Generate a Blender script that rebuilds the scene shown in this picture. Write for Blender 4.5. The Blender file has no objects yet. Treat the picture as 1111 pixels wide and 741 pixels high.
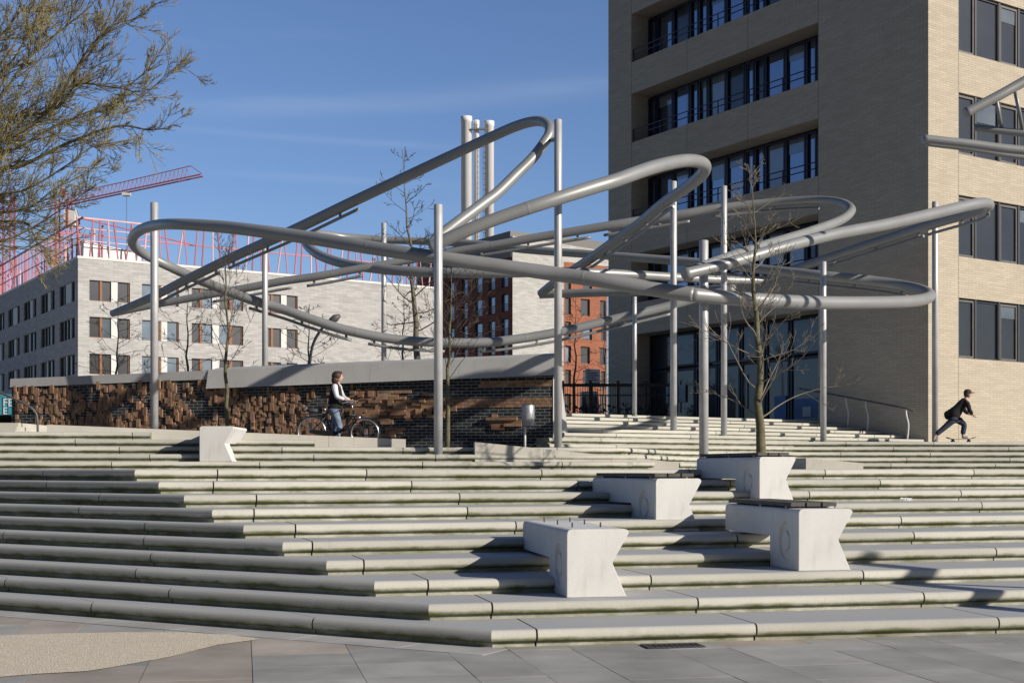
import bpy, bmesh, math, random
from mathutils import Vector, Matrix, noise
R = math.radians
sc = bpy.context.scene
COL = sc.collection
F, HX, HY, EYE = 1420.0, 555.5, 509.0, 1.6       # focal length and horizon measured on the photograph; eye height in metres
AX = R(33.2)                                     # heading of the sunlit facades (both buildings share it)
SUN_AZ, SUN_EL = R(30.0), R(22.0)

def at(px, py, Y):
    return Vector(((px-HX)*Y/F, Y, EYE+(HY-py)*Y/F))

# ------------------------------------------------------------------ materials
MATS = {}
def nd(nt, t, **kw):
    n = nt.nodes.new(t)
    for k, v in kw.items(): setattr(n, k, v)
    return n
def new_mat(name):
    m = bpy.data.materials.new(name); m.use_nodes = True
    nt = m.node_tree; b = nt.nodes['Principled BSDF']
    return m, nt, b
def mix_rgb(nt, fac, a, b, blend='MIX'):
    n = nd(nt, 'ShaderNodeMix', data_type='RGBA', blend_type=blend)
    for sock, v in ((n.inputs[0], fac), (n.inputs[6], a), (n.inputs[7], b)):
        if isinstance(v, (int, float)): sock.default_value = v
        elif isinstance(v, tuple): sock.default_value = (*v[:3], 1)
        else: nt.links.new(v, sock)
    return n.outputs[2]
def ramp(nt, src, p0, p1, c0=(0,0,0), c1=(1,1,1)):
    r = nd(nt, 'ShaderNodeValToRGB')
    e = r.color_ramp.elements
    e[0].position, e[1].position = p0, p1
    e[0].color, e[1].color = (*c0, 1), (*c1, 1)
    nt.links.new(src, r.inputs[0]); return r.outputs[0]
def noise_tex(nt, vec, scale, detail=4, rough=.55):
    n = nd(nt, 'ShaderNodeTexNoise'); n.inputs['Scale'].default_value = scale
    n.inputs['Detail'].default_value = detail; n.inputs['Roughness'].default_value = rough
    if vec is not None: nt.links.new(vec, n.inputs['Vector'])
    return n.outputs[0]
def objvec(nt, scale=(1,1,1)):
    tc = nd(nt, 'ShaderNodeTexCoord'); mp = nd(nt, 'ShaderNodeMapping')
    mp.inputs['Scale'].default_value = scale
    nt.links.new(tc.outputs['Object'], mp.inputs[0]); return mp.outputs[0]
def bump(nt, b, h, strength=.3, dist=.01):
    bp = nd(nt, 'ShaderNodeBump'); bp.inputs['Strength'].default_value = strength; bp.inputs['Distance'].default_value = dist
    nt.links.new(h, bp.inputs['Height']); nt.links.new(bp.outputs[0], b.inputs['Normal'])

def plain(name, c, rough=.6, metal=0., var=.15, scale=6., bumps=0., tint=False, spec=.5):
    m, nt, b = new_mat(name)
    v = objvec(nt)
    f = noise_tex(nt, v, scale)
    col = mix_rgb(nt, ramp(nt, f, .3, .7), tuple(x*(1-var) for x in c), tuple(min(1, x*(1+var)) for x in c))
    if tint:
        a = nd(nt, 'ShaderNodeAttribute', attribute_name='tint')
        col = mix_rgb(nt, 1., col, a.outputs['Color'], 'MULTIPLY')
    nt.links.new(col, b.inputs['Base Color'])
    b.inputs['Roughness'].default_value = rough; b.inputs['Metallic'].default_value = metal
    b.inputs['Specular IOR Level'].default_value = spec
    if bumps: bump(nt, b, noise_tex(nt, v, scale*12, 5), bumps)
    MATS[name] = m; return m

def concrete(name, c, stain=(.30,.28,.24), moss=False, rough=.85, amt=.45, p0=.55, p1=.8):
    m, nt, b = new_mat(name)
    v = objvec(nt)
    big = noise_tex(nt, v, .9, 5); fine = noise_tex(nt, v, 45, 4, .7)
    mid = noise_tex(nt, objvec(nt, (4,4,.9)), 2.2, 6, .65)
    pores = noise_tex(nt, v, 70, 2, .5)
    col = mix_rgb(nt, ramp(nt, big, .32, .72), tuple(x*.86 for x in c), tuple(x*1.07 for x in c))
    col = mix_rgb(nt, ramp(nt, mid, p0, p1, (0,0,0), (amt,)*3), col, stain)
    col = mix_rgb(nt, ramp(nt, fine, .35, .75, (0,0,0), (.35,.35,.35)), col, tuple(x*.7 for x in c))
    col = mix_rgb(nt, ramp(nt, pores, .68, .74, (0,0,0), (.55,.55,.55)), col, tuple(x*.45 for x in c))
    if moss:
        a = nd(nt, 'ShaderNodeAttribute', attribute_name='tint')
        sep = nd(nt, 'ShaderNodeSeparateColor'); nt.links.new(a.outputs['Color'], sep.inputs[0])
        n2 = noise_tex(nt, objvec(nt, (1,1,2.5)), 2.2, 8, .72)
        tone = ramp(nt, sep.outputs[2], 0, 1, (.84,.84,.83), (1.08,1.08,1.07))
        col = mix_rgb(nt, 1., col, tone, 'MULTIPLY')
        mu = nd(nt, 'ShaderNodeMath', operation='MULTIPLY_ADD'); nt.links.new(n2, mu.inputs[0]); mu.inputs[1].default_value = 1.3
        ad = nd(nt, 'ShaderNodeMath', operation='ADD'); ad.inputs[1].default_value = -.78
        nt.links.new(sep.outputs[0], ad.inputs[0]); nt.links.new(ad.outputs[0], mu.inputs[2])
        col = mix_rgb(nt, ramp(nt, mu.outputs[0], .25, .75), col, (.105,.118,.042))
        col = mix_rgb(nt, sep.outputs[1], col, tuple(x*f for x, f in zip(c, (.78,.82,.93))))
    nt.links.new(col, b.inputs['Base Color']); b.inputs['Roughness'].default_value = rough
    b.inputs['Specular IOR Level'].default_value = .25
    bump(nt, b, fine, .25, .006)
    MATS[name] = m; return m

def brick(name, c1, c2, mortar, bw, bh, ms=.012, both=True, streak=.2, bumpy=.3):
    m, nt, b = new_mat(name)
    tc = nd(nt, 'ShaderNodeTexCoord'); sx = nd(nt, 'ShaderNodeSeparateXYZ'); nt.links.new(tc.outputs['Object'], sx.inputs[0])
    cx = nd(nt, 'ShaderNodeCombineXYZ')
    if both:
        ad = nd(nt, 'ShaderNodeMath', operation='ADD'); nt.links.new(sx.outputs[0], ad.inputs[0]); nt.links.new(sx.outputs[1], ad.inputs[1])
        nt.links.new(ad.outputs[0], cx.inputs[0])
    else: nt.links.new(sx.outputs[0], cx.inputs[0])
    nt.links.new(sx.outputs[2], cx.inputs[1])
    br = nd(nt, 'ShaderNodeTexBrick'); nt.links.new(cx.outputs[0], br.inputs['Vector'])
    br.inputs['Scale'].default_value = 1; br.inputs['Brick Width'].default_value = bw; br.inputs['Row Height'].default_value = bh
    br.inputs['Mortar Size'].default_value = ms; br.inputs['Mortar Smooth'].default_value = .3; br.inputs['Bias'].default_value = 0
    br.inputs['Color1'].default_value = (*c1, 1); br.inputs['Color2'].default_value = (*c2, 1); br.inputs['Mortar'].default_value = (*mortar, 1)
    mp = nd(nt, 'ShaderNodeMapping'); mp.inputs['Scale'].default_value = (.6, 2.6, 1); nt.links.new(cx.outputs[0], mp.inputs[0])
    n = noise_tex(nt, mp.outputs[0], 1.6, 6, .65)
    col = mix_rgb(nt, ramp(nt, n, .3, .72), br.outputs['Color'], (1-streak,)*3, 'MULTIPLY')
    nt.links.new(col, b.inputs['Base Color']); b.inputs['Roughness'].default_value = .85; b.inputs['Specular IOR Level'].default_value = .25
    iv = nd(nt, 'ShaderNodeMath', operation='SUBTRACT'); iv.inputs[0].default_value = 1; nt.links.new(br.outputs['Fac'], iv.inputs[1])
    bump(nt, b, iv.outputs[0], bumpy, .01)
    MATS[name] = m; return m

def glassy(name, c, refl=.35, rough=.03, tintc=(.75,.85,1)):
    m, nt, b = new_mat(name)
    out = nt.nodes['Material Output']
    n = noise_tex(nt, objvec(nt), .7, 3)
    col = mix_rgb(nt, ramp(nt, n, .3, .7), tuple(x*.5 for x in c), tuple(x*1.5 for x in c))
    nt.links.new(col, b.inputs['Base Color']); b.inputs['Roughness'].default_value = .3
    g = nd(nt, 'ShaderNodeBsdfGlossy'); g.inputs['Roughness'].default_value = rough; g.inputs['Color'].default_value = (*tintc, 1)
    mx = nd(nt, 'ShaderNodeMixShader'); mx.inputs[0].default_value = refl
    nt.links.new(b.outputs[0], mx.inputs[1]); nt.links.new(g.outputs[0], mx.inputs[2]); nt.links.new(mx.outputs[0], out.inputs[0])
    MATS[name] = m; return m

concrete('step_concrete', (.565,.545,.475), stain=(.36,.35,.29), moss=True)
concrete('bench_concrete', (.72,.71,.68), stain=(.40,.38,.34), amt=.38, p0=.52, p1=.78)
concrete('coping_concrete', (.50,.49,.47))
concrete('ramp_concrete', (.58,.55,.48))
concrete('deck_concrete', (.36,.35,.33))
plain('grey_steel', (.31,.315,.31), rough=.44, metal=.25, var=.07, scale=1.2)
plain('pole_steel', (.50,.50,.50), rough=.40, metal=.25, var=.12, scale=2.5)
plain('flue_steel', (.80,.80,.81), rough=.5, metal=0., var=.05)
plain('thin_steel', (.28,.28,.28), rough=.45, metal=.3, var=.1)
plain('dark_metal', (.02,.022,.028), rough=.5, var=.2)
plain('window_blue_frame', (.012,.018,.045), rough=.45, var=.2)
plain('window_grey_frame', (.10,.095,.09), rough=.5, var=.2)
plain('dark_room', (.012,.012,.014), rough=.9)
brick('sand_brick', (.50,.435,.335), (.575,.505,.395), (.40,.35,.275), .36, .075, .010, streak=.14)
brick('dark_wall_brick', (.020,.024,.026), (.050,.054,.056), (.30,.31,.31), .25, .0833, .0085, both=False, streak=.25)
brick('grey_brick', (.45,.44,.42), (.57,.56,.54), (.42,.41,.40), .9, .22, .02, streak=.22)
brick('pale_brick', (.46,.45,.42), (.60,.59,.56), (.46,.45,.43), .9, .22, .02, streak=.2)
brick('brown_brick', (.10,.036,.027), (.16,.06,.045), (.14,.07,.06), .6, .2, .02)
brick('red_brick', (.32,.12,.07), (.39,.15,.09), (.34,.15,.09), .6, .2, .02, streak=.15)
plain('relief_brick', (.29,.185,.125), rough=.9, var=.25, scale=9, tint=True, spec=.2)
plain('paver', (.40,.395,.37), rough=.85, var=.2, scale=1.4, bumps=.15, tint=True, spec=.25)
plain('joint_soil', (.05,.048,.042), rough=1, var=.3)
plain('wood_frame', (.26,.10,.04), rough=.6)
plain('white_panel', (.66,.65,.62), rough=.6, var=.06)
plain('white_paint', (.78,.78,.77), rough=.45, var=.05)
plain('pink_steel', (.42,.11,.14), rough=.5, var=.25, scale=.4)
plain('pink_light_steel', (.66,.38,.37), rough=.5, var=.15, scale=.4)
plain('crane_red', (.40,.10,.10), rough=.5)
plain('teal_paint', (.06,.27,.33), rough=.5)
plain('green_paint', (.03,.22,.16), rough=.5)
plain('blue_poster', (.015,.10,.30), rough=.4, var=.4, scale=2)
plain('paper', (.45,.5,.52), rough=.7)
plain('board_wood', (.085,.078,.07), rough=.8, var=.3, scale=5)
plain('rubber', (.015,.015,.015), rough=.7)
plain('chrome', (.65,.65,.66), rough=.25, metal=.9, var=.05)
plain('black_paint', (.012,.012,.014), rough=.35)
plain('orange_plastic', (.6,.15,.02), rough=.4)
plain('skin', (.50,.30,.22), rough=.6, var=.08)
plain('brown_hair', (.055,.028,.018), rough=.6, var=.4, scale=30)
plain('black_cloth', (.012,.012,.013), rough=.9)
plain('white_cloth', (.72,.72,.75), rough=.9)
plain('denim_pale', (.20,.25,.34), rough=.9, var=.25, scale=8)
plain('denim_dark', (.028,.036,.062), rough=.9, var=.4, scale=8)
plain('cap_brown', (.06,.045,.035), rough=.9)
plain('shoe_grey', (.28,.26,.26), rough=.8)
plain('bark_grey', (.15,.135,.10), rough=.9, var=.35, scale=14)
plain('bark_green', (.13,.115,.065), rough=.9, var=.4, scale=10)
plain('twig_pale', (.22,.19,.14), rough=.9, var=.3, scale=5)
plain('twig_dark', (.10,.08,.06), rough=.9, var=.3, scale=5)
plain('willow_bark', (.13,.105,.05), rough=.9, var=.45, scale=5)
plain('willow_twig', (.30,.25,.10), rough=.85, var=.55, scale=1.2)
plain('iron_grey', (.05,.05,.055), rough=.6)
plain('bin_steel', (.45,.46,.47), rough=.38, metal=.6, var=.08)
plain('hedge_green', (.03,.035,.02), rough=1, var=.5, scale=9)
glassy('sky_glass', (.012,.02,.035), .34, tintc=(.62,.76,1))
glassy('dim_glass', (.012,.013,.013), .055)
glassy('entrance_glass', (.006,.014,.02), .06)
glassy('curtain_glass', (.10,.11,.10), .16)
glassy('blue_glass', (.08,.12,.15), .25)

def gravel_mat():
    m, nt, b = new_mat('gravel')
    v = objvec(nt)
    vo = nd(nt, 'ShaderNodeTexVoronoi'); vo.inputs['Scale'].default_value = 62; nt.links.new(v, vo.inputs['Vector'])
    sep = nd(nt, 'ShaderNodeSeparateColor'); nt.links.new(vo.outputs['Color'], sep.inputs[0])
    c = ramp(nt, sep.outputs[0], .0, 1., (.68,.58,.42), (.98,.87,.66))
    c = mix_rgb(nt, ramp(nt, vo.outputs['Distance'], .35, .75, (0,0,0), (.6,.6,.6)), c, (.38,.31,.22))
    c = mix_rgb(nt, ramp(nt, noise_tex(nt, v, 1.3), .35, .7, (0,0,0), (.22,.22,.22)), c, (.60,.52,.40))
    nt.links.new(c, b.inputs['Base Color']); b.inputs['Roughness'].default_value = .95
    iv = nd(nt, 'ShaderNodeMath', operation='SUBTRACT'); iv.inputs[0].default_value = 1; nt.links.new(vo.outputs['Distance'], iv.inputs[1])
    bump(nt, b, iv.outputs[0], .6, .008)
    MATS['gravel'] = m
gravel_mat()

# ------------------------------------------------------------------ mesh builder and object helpers
class MB:
    def __init__(s): s.v, s.f, s.m, s.c, s.sm = [], [], [], [], []
    def face(s, idx, mi=0, col=(1,1,1), smooth=False):
        s.f.append(tuple(idx)); s.m.append(mi); s.c.append(col); s.sm.append(smooth)
    def add(s, vs):
        n = len(s.v); s.v += [tuple(v) for v in vs]; return list(range(n, n+len(vs)))
    def poly(s, pts, mi=0, col=(1,1,1)): s.face(s.add(pts), mi, col)
    def hexa(s, p, mi=0, col=(1,1,1)):            # p: 4 bottom then 4 top, counter-clockwise from above
        i = s.add(p)
        for q in ((3,2,1,0),(4,5,6,7),(0,1,5,4),(1,2,6,5),(2,3,7,6),(3,0,4,7)): s.face([i[k] for k in q], mi, col)
    def box(s, x0, x1, y0, y1, z0, z1, mi=0, col=(1,1,1)):
        s.hexa([(x0,y0,z0),(x1,y0,z0),(x1,y1,z0),(x0,y1,z0),(x0,y0,z1),(x1,y0,z1),(x1,y1,z1),(x0,y1,z1)], mi, col)
    def prism(s, pts, z0, z1, mi=0, col=(1,1,1)):
        a = s.add([(p[0],p[1],z0) for p in pts]); b = s.add([(p[0],p[1],z1) for p in pts]); n = len(pts)
        s.face(a[::-1], mi, col); s.face(b, mi, col)
        for k in range(n): s.face([a[k], a[(k+1)%n], b[(k+1)%n], b[k]], mi, col)
    def tube(s, path, rad, n=12, caps=True, mi=0, col=(1,1,1), smooth=True):
        path = [Vector(p) for p in path]
        if isinstance(rad, (int, float)): rad = [rad]*len(path)
        t0 = (path[1]-path[0]).normalized()
        u = t0.orthogonal().normalized(); rings = []
        for k, p in enumerate(path):
            a = path[max(0, k-1)]; b = path[min(len(path)-1, k+1)]
            t = (b-a)
            t = t.normalized() if t.length > 1e-9 else t0
            u = (u-t*u.dot(t))
            u = u.normalized() if u.length > 1e-6 else t.orthogonal().normalized()
            w = t.cross(u)
            rings.append(s.add([p+(u*math.cos(2*math.pi*j/n)+w*math.sin(2*math.pi*j/n))*rad[k] for j in range(n)]))
        for a, b in zip(rings, rings[1:]):
            for j in range(n): s.face([a[j], a[(j+1)%n], b[(j+1)%n], b[j]], mi, col, smooth)
        if caps:
            s.face(rings[0][::-1], mi, col); s.face(rings[-1], mi, col)
    def sphere(s, c, r, n=10, m=7, mi=0, sc_=(1,1,1), col=(1,1,1)):
        c = Vector(c); rows = []
        for i in range(m+1):
            th = math.pi*i/m
            if i in (0, m): rows.append(s.add([c+Vector((0,0,r*math.cos(th)*sc_[2]))]))
            else: rows.append(s.add([c+Vector((r*math.sin(th)*math.cos(2*math.pi*j/n)*sc_[0], r*math.sin(th)*math.sin(2*math.pi*j/n)*sc_[1], r*math.cos(th)*sc_[2])) for j in range(n)]))
        for i in range(m):
            a, b = rows[i], rows[i+1]
            for j in range(n):
                k = (j+1) % n
                if len(a) == 1: s.face([a[0], b[j], b[k]], mi, col, True)
                elif len(b) == 1: s.face([a[j], b[0], a[k]], mi, col, True)
                else: s.face([a[j], b[j], b[k], a[k]], mi, col, True)
    def build(s, name, mats, parent=None, tint=False):
        me = bpy.data.meshes.new(name); me.from_pydata(s.v, [], s.f)
        for x in (mats if isinstance(mats, (list, tuple)) else [mats]): me.materials.append(MATS[x])
        me.polygons.foreach_set('material_index', s.m); me.polygons.foreach_set('use_smooth', s.sm)
        if tint:
            at_ = me.attributes.new('tint', 'FLOAT_COLOR', 'CORNER'); buf = []
            for f, c in zip(s.f, s.c):
                if len(c) == len(f) and not isinstance(c[0], (int, float)):
                    for q in c: buf += [*q, 1.]
                else: buf += [*c, 1.]*len(f)
            at_.data.foreach_set('color', buf)
        me.update()
        o = bpy.data.objects.new(name, me); COL.objects.link(o)
        if parent is not None: o.parent = parent
        return o

def tag(o, label=None, cat=None, group=None, kind=None):
    if label: o['label'] = label
    if cat: o['category'] = cat
    if group: o['group'] = group
    if kind: o['kind'] = kind
    return o
def empty(name, loc=(0,0,0), rz=0.):
    o = bpy.data.objects.new(name, None); o.location = loc; o.rotation_euler = (0,0,rz); COL.objects.link(o); o.empty_display_size = .3
    return o
def copy_tree(o, parent=None):
    c = o.copy(); COL.objects.link(c)
    if parent is not None: c.parent = parent
    for ch in [x for x in bpy.data.objects if x.parent == o]: copy_tree(ch, c)
    return c
def spline(pts, per=8):
    P = [Vector(p) for p in pts]; P = [P[0]*2-P[1]]+P+[P[-1]*2-P[-2]]; out = []
    for i in range(1, len(P)-2):
        for k in range(per):
            t = k/per; a, b, c, d = P[i-1:i+3]
            out.append(.5*((2*b)+(c-a)*t+(2*a-5*b+4*c-d)*t*t+(3*b-a-3*c+d)*t**3))
    out.append(P[-2]); return out

# ------------------------------------------------------------------ camera, sky, sun
cd = bpy.data.cameras.new('camera'); cam = bpy.data.objects.new('camera', cd); COL.objects.link(cam)
cam.location = (0,0,EYE); cam.rotation_euler = (R(90),0,0)
cd.sensor_width = 36; cd.lens = F/1111*36; cd.shift_y = (HY-370.5)/1111; cd.clip_end = 3000; cd.clip_start = .1
sc.camera = cam
w = bpy.data.worlds.new('World'); sc.world = w; w.use_nodes = True
nt = w.node_tree; bg = nt.nodes['Background']
sky = nd(nt, 'ShaderNodeTexSky', sky_type='NISHITA'); sky.sun_disc = False
sky.sun_elevation = SUN_EL; sky.sun_rotation = R(90)+SUN_AZ; sky.air_density = 1.0; sky.dust_density = .6; sky.ozone_density = 2.5; sky.altitude = 0
tc = nd(nt, 'ShaderNodeTexCoord'); sx = nd(nt, 'ShaderNodeSeparateXYZ'); nt.links.new(tc.outputs['Generated'], sx.inputs[0])
def mth(op, a, b=None, c=None, clamp=False):
    n = nd(nt, 'ShaderNodeMath', operation=op); n.use_clamp = clamp
    for i, v in enumerate((a, b, c)):
        if v is None: continue
        if isinstance(v, (int, float)): n.inputs[i].default_value = v
        else: nt.links.new(v, n.inputs[i])
    return n.outputs[0]
azm = mth('ARCTAN2', sx.outputs[0], sx.outputs[1]); elv = mth('ARCSINE', sx.outputs[2])
cl = nd(nt, 'ShaderNodeCombineXYZ'); nt.links.new(azm, cl.inputs[0]); nt.links.new(elv, cl.inputs[1])
mp = nd(nt, 'ShaderNodeMapping'); mp.inputs['Scale'].default_value = (3.2, 40, 1); mp.inputs['Rotation'].default_value = (0,0,R(-4)); nt.links.new(cl.outputs[0], mp.inputs[0])
n1 = noise_tex(nt, mp.outputs[0], 1.0, 6, .6)
mp2 = nd(nt, 'ShaderNodeMapping'); mp2.inputs['Scale'].default_value = (4, 9, 1); nt.links.new(cl.outputs[0], mp2.inputs[0])
n2 = noise_tex(nt, mp2.outputs[0], 1.0, 3)
wisps = mth('MULTIPLY', ramp(nt, n1, .52, .78), ramp(nt, n2, .42, .62))
def band(e0, slope, width, a0, a1):                # a thin drifting streak of cirrus
    c = mth('ADD', mth('MULTIPLY', azm, slope), e0)
    d = mth('DIVIDE', mth('SUBTRACT', elv, c), width)
    g = mth('POWER', 2.718, mth('MULTIPLY', mth('MULTIPLY', d, d), -1.))
    lim = mth('MULTIPLY', mth('MULTIPLY_ADD', azm, 12, -12*a0, True), mth('MULTIPLY_ADD', azm, -12, 12*a1, True))
    return mth('MULTIPLY', mth('MULTIPLY', g, lim), mth('MULTIPLY_ADD', n1, 1.3, -.15, True))
s1 = band(.2785, .075, .0075, -.28, .12); s2 = band(.2395, -.03, .0028, -.31, 0.0); s3 = band(.213, -.02, .003, -.25, 0.)
cm = mth('ADD', mth('MULTIPLY', wisps, .05), mth('ADD', mth('MULTIPLY', s1, .16), mth('MULTIPLY', mth('ADD', s2, s3), .10)), None, True)
skt = mix_rgb(nt, 1., sky.outputs[0], (.76,.83,1.04), 'MULTIPLY')
skc = mix_rgb(nt, cm, skt, (6.2,6.9,8.0))
nb_ = mth('MULTIPLY_ADD', sx.outputs[1], .62, .95)      # added gain: sky brighter to the north, dimmer behind, less fill on shaded faces
vm = nd(nt, 'ShaderNodeVectorMath', operation='SCALE'); nt.links.new(skc, vm.inputs[0]); nt.links.new(nb_, vm.inputs['Scale'])
nt.links.new(vm.outputs[0], bg.inputs[0]); bg.inputs[1].default_value = .077
sd = bpy.data.lights.new('sun', 'SUN'); sd.energy = 5.0; sd.angle = R(.5); sd.color = (1,.925,.82)
so = bpy.data.objects.new('sun', sd); COL.objects.link(so)
sv = Vector((math.cos(SUN_AZ)*math.cos(SUN_EL), -math.sin(SUN_AZ)*math.cos(SUN_EL), math.sin(SUN_EL)))
so.rotation_euler = sv.to_track_quat('Z', 'Y').to_euler(); so.location = sv*60
vs = sc.view_settings; vs.view_transform = 'Standard'; vs.look = 'None'; vs.gamma = 1; vs.exposure = 0; vs.use_curve_mapping = False
sc.cycles.max_bounces = 6

# ------------------------------------------------------------------ ground, paving, gravel
RZ = .16
def line_pt(p, d, q, e):                           # intersection of p+t d and q+s e
    det = d.x*(-e.y)+e.x*d.y
    r = q-p; t = (r.x*(-e.y)+e.x*r.y)/det
    return p+d*t
def px_line(px, y0=0):                             # ray in plan through a photo column
    return Vector(((px-HX)/F, 1))
CORNER_PX = [533,465,406,354,306.5,264,230,199.5,172,146]
def lower_line(k):
    a = Vector((.0243, 1))*(10.92+.875*k); b = Vector((.3377, 1))*(11.53+1.08*k)
    d = (b-a).normalized()
    c = line_pt(a, d, Vector((0,0)), px_line(CORNER_PX[min(k,10)-1] if k <= 10 else 124))
    l = Vector((-.391, 1))*(14.32+.53*k)
    e = (l-c).normalized()
    return c+e*13.0, c, c+d*19.0
LINES = {k: lower_line(k) for k in range(1, 12)}

g = MB(); g.poly([(-400,-60,-.05),(400,-60,-.05),(400,600,-.05),(-400,600,-.05)])
tag(g.build('ground', 'joint_soil'), kind='structure')
rng = random.Random(4)
pv = MB()
L1, C1, R1 = LINES[1]
dR = (R1-C1).normalized(); nR = Vector((-dR.y, dR.x)); dL = (L1-C1).normalized(); nL = Vector((dL.y, -dL.x))
if nL.y < 0: nL = -nL
def front_of_left(p): return (p-C1).dot(nL)        # negative in front of the left stair line
o = C1.copy()
SEAM = []                                          # slab rows run square to the right stair line
def clip(poly, p0, n, keep_neg=True):
    out = []
    for i in range(len(poly)):
        a, b = poly[i], poly[(i+1) % len(poly)]
        da, db = (a-p0).dot(n), (b-p0).dot(n)
        if (da <= 0) == keep_neg: out.append(a)
        if (da <= 0) != (db <= 0): out.append(a+(b-a)*(da/(da-db)))
    return out
grav = [Vector((at(px, py, 1).x, 1))*0+Vector(((px-HX)*EYE/(py-HY), EYE*F/(py-HY))) for px, py in ((-90,697),(-20,690.5),(60,687.5),(130,686.2),(200,686.3),(250,689),(284,693.5),(235,700),(184,713),(120,724.5),(94,728.5),(40,731.5),(-15,736),(-120,745))]
def slab_column(u0, wdt, side):
    v = (.7 if side > 0 else 8.5)-rng.random()*.55
    while v > -9:
        ln = rng.choice((.7,.95,1.2))
        q = [o+dR*(u0+.003)+nR*(v-ln+.003), o+dR*(u0+wdt-.003)+nR*(v-ln+.003), o+dR*(u0+wdt-.003)+nR*(v-.003), o+dR*(u0+.003)+nR*(v-.003)]
        q = clip(q, C1+nR*.075, nR) if side > 0 else clip(q, C1-nL*.42, nL)
        if len(q) >= 3:
            cx = sum((p for p in q), Vector((0,0)))/len(q)
            warm = noise.noise(Vector((cx.x*.35, cx.y*.35, 3.3)))+.5*rng.uniform(-.5,.5)
            b = rng.uniform(.80, 1.08)
            base = (1.10,.97,.87) if warm > .18 else (1.0,.985,.955)
            pv.prism([(p.x, p.y) for p in q], -.04, rng.uniform(-.0015,.0015), 0, tuple(x*b for x in base))
        v -= ln
u = -.42
while u < 13:
    wdt = rng.choice((.56,.56,.84,.84,.6)); slab_column(u, wdt, 1); u += wdt
u = -.42
while u > -14:
    wdt = rng.choice((.56,.56,.84,.84,.6)); u -= wdt; slab_column(u, wdt, -1)
s = -.15
while s < 13:                                      # border course along the left stair line
    ln = rng.choice((.9,1.2,1.5)); a0 = C1+dL*(s+.004); a1 = C1+dL*(s+ln-.004); b = rng.uniform(.98,1.1)
    q = [a0-nL*.405, a1-nL*.405, a1+nL*.075, a0+nL*.075]
    if len(q) > 2: pv.prism([(p.x, p.y) for p in q][::-1], -.04, .001, 0, (1.03*b,1.02*b,1.0*b))
    s += ln
tag(pv.build('pavement', 'paver', tint=True), kind='structure')
gv = MB(); gv.poly([(p.x, p.y, .007) for p in grav][::-1])
tag(gv.build('gravel_patch', 'gravel'), 'beige gravel patch set into the grey paving by the lowest step', 'gravel', kind='stuff')
# drain grate in front of the lowest step
p = Vector(((730-HX)*EYE/(701-HY), EYE*F/(701-HY)))
dg = empty('drain_grate', (p.x, p.y, .006), math.atan2(dR.y, dR.x)); tag(dg, 'small rectangular iron drain grate in the paving below the lowest step', 'drain grate')
m = MB(); m.box(-.27,.27,-.13,-.09,-.0,.006); m.box(-.27,.27,.09,.13,0,.006); m.box(-.27,-.23,-.088,.088,0,.006); m.box(.23,.27,-.088,.088,0,.006); m.build('frame', 'iron_grey', dg)
m = MB()
for i in range(9): m.box(-.215+i*.05,-.19+i*.05,-.087,.087,-.002,.005)
m.build('bars', 'iron_grey', dg)
m = MB(); m.box(-.229,.229,-.087,.087,-.004,-.0015); m.build('pit', 'rubber', dg)

# ------------------------------------------------------------------ stairs
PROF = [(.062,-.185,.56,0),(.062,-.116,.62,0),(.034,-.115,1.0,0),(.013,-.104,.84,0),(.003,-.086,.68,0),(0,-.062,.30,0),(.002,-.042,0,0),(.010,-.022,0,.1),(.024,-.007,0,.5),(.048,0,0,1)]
STONE = random.Random(5)
def step_mesh(front, back, z, cuts, prof=PROF, nosmooth=False, riser=.16, crease=None):
    """front: ordered samples (point, inward normal); back: matching points; cuts: sample indices where a joint opens"""
    mb = MB()
    pieces = []; i0 = 0
    for c in list(cuts)+[len(front)-1]:
        if c > i0: pieces.append((i0, c)); i0 = c
    for a, b in pieces:
        pts = []
        for i in range(a, b+1):
            p, n = front[i]; bk = back[i]; sh = Vector((0,0))
            if i == a and a > 0:
                t = (front[i+1][0]-p).normalized(); sh = t*.009
            if i == b and b < len(front)-1:
                t = (front[i-1][0]-p).normalized(); sh = t*.009
            col = [Vector((*(p+sh+n*q[0]), z+q[1])) for q in prof]+[Vector((*(bk+sh), z))]
            pts.append(mb.add(col))
        nr = len(prof)+1
        tn = STONE.random()
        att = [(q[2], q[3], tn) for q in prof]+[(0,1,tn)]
        for ci, (x, y) in enumerate(zip(pts, pts[1:])):
            if crease is not None and a+ci == crease: x = mb.add([mb.v[k] for k in x])
            for r in range(nr-1):
                mb.face([x[r], y[r], y[r+1], x[r+1]], 0, (att[r], att[r], att[r+1], att[r+1]), (2 <= r <= 8) and not nosmooth)
        for x, fl in ((pts[0], False), (pts[-1], True)):
            loop = mb.add([mb.v[i] for i in x]+[Vector((mb.v[x[-1]][0], mb.v[x[-1]][1], z+prof[0][1]))])
            mb.face(loop if fl else loop[::-1], 0, ((.9,.3,0),)*len(loop))
    return mb
stairs = empty('terrace_stairs'); tag(stairs, kind='structure')
def ray_hit(p, n, line):
    best = None
    for a, b in zip(line, line[1:]):
        d = b-a; det = n.x*(-d.y)+d.x*n.y
        if abs(det) < 1e-9: continue
        r = a-p; t = (r.x*(-d.y)+d.x*r.y)/det; s_ = (n.x*r.y-n.y*r.x)/det
        if -.001 <= s_ <= 1.001 and t > 0 and (best is None or t < best): best = t
    return best
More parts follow.
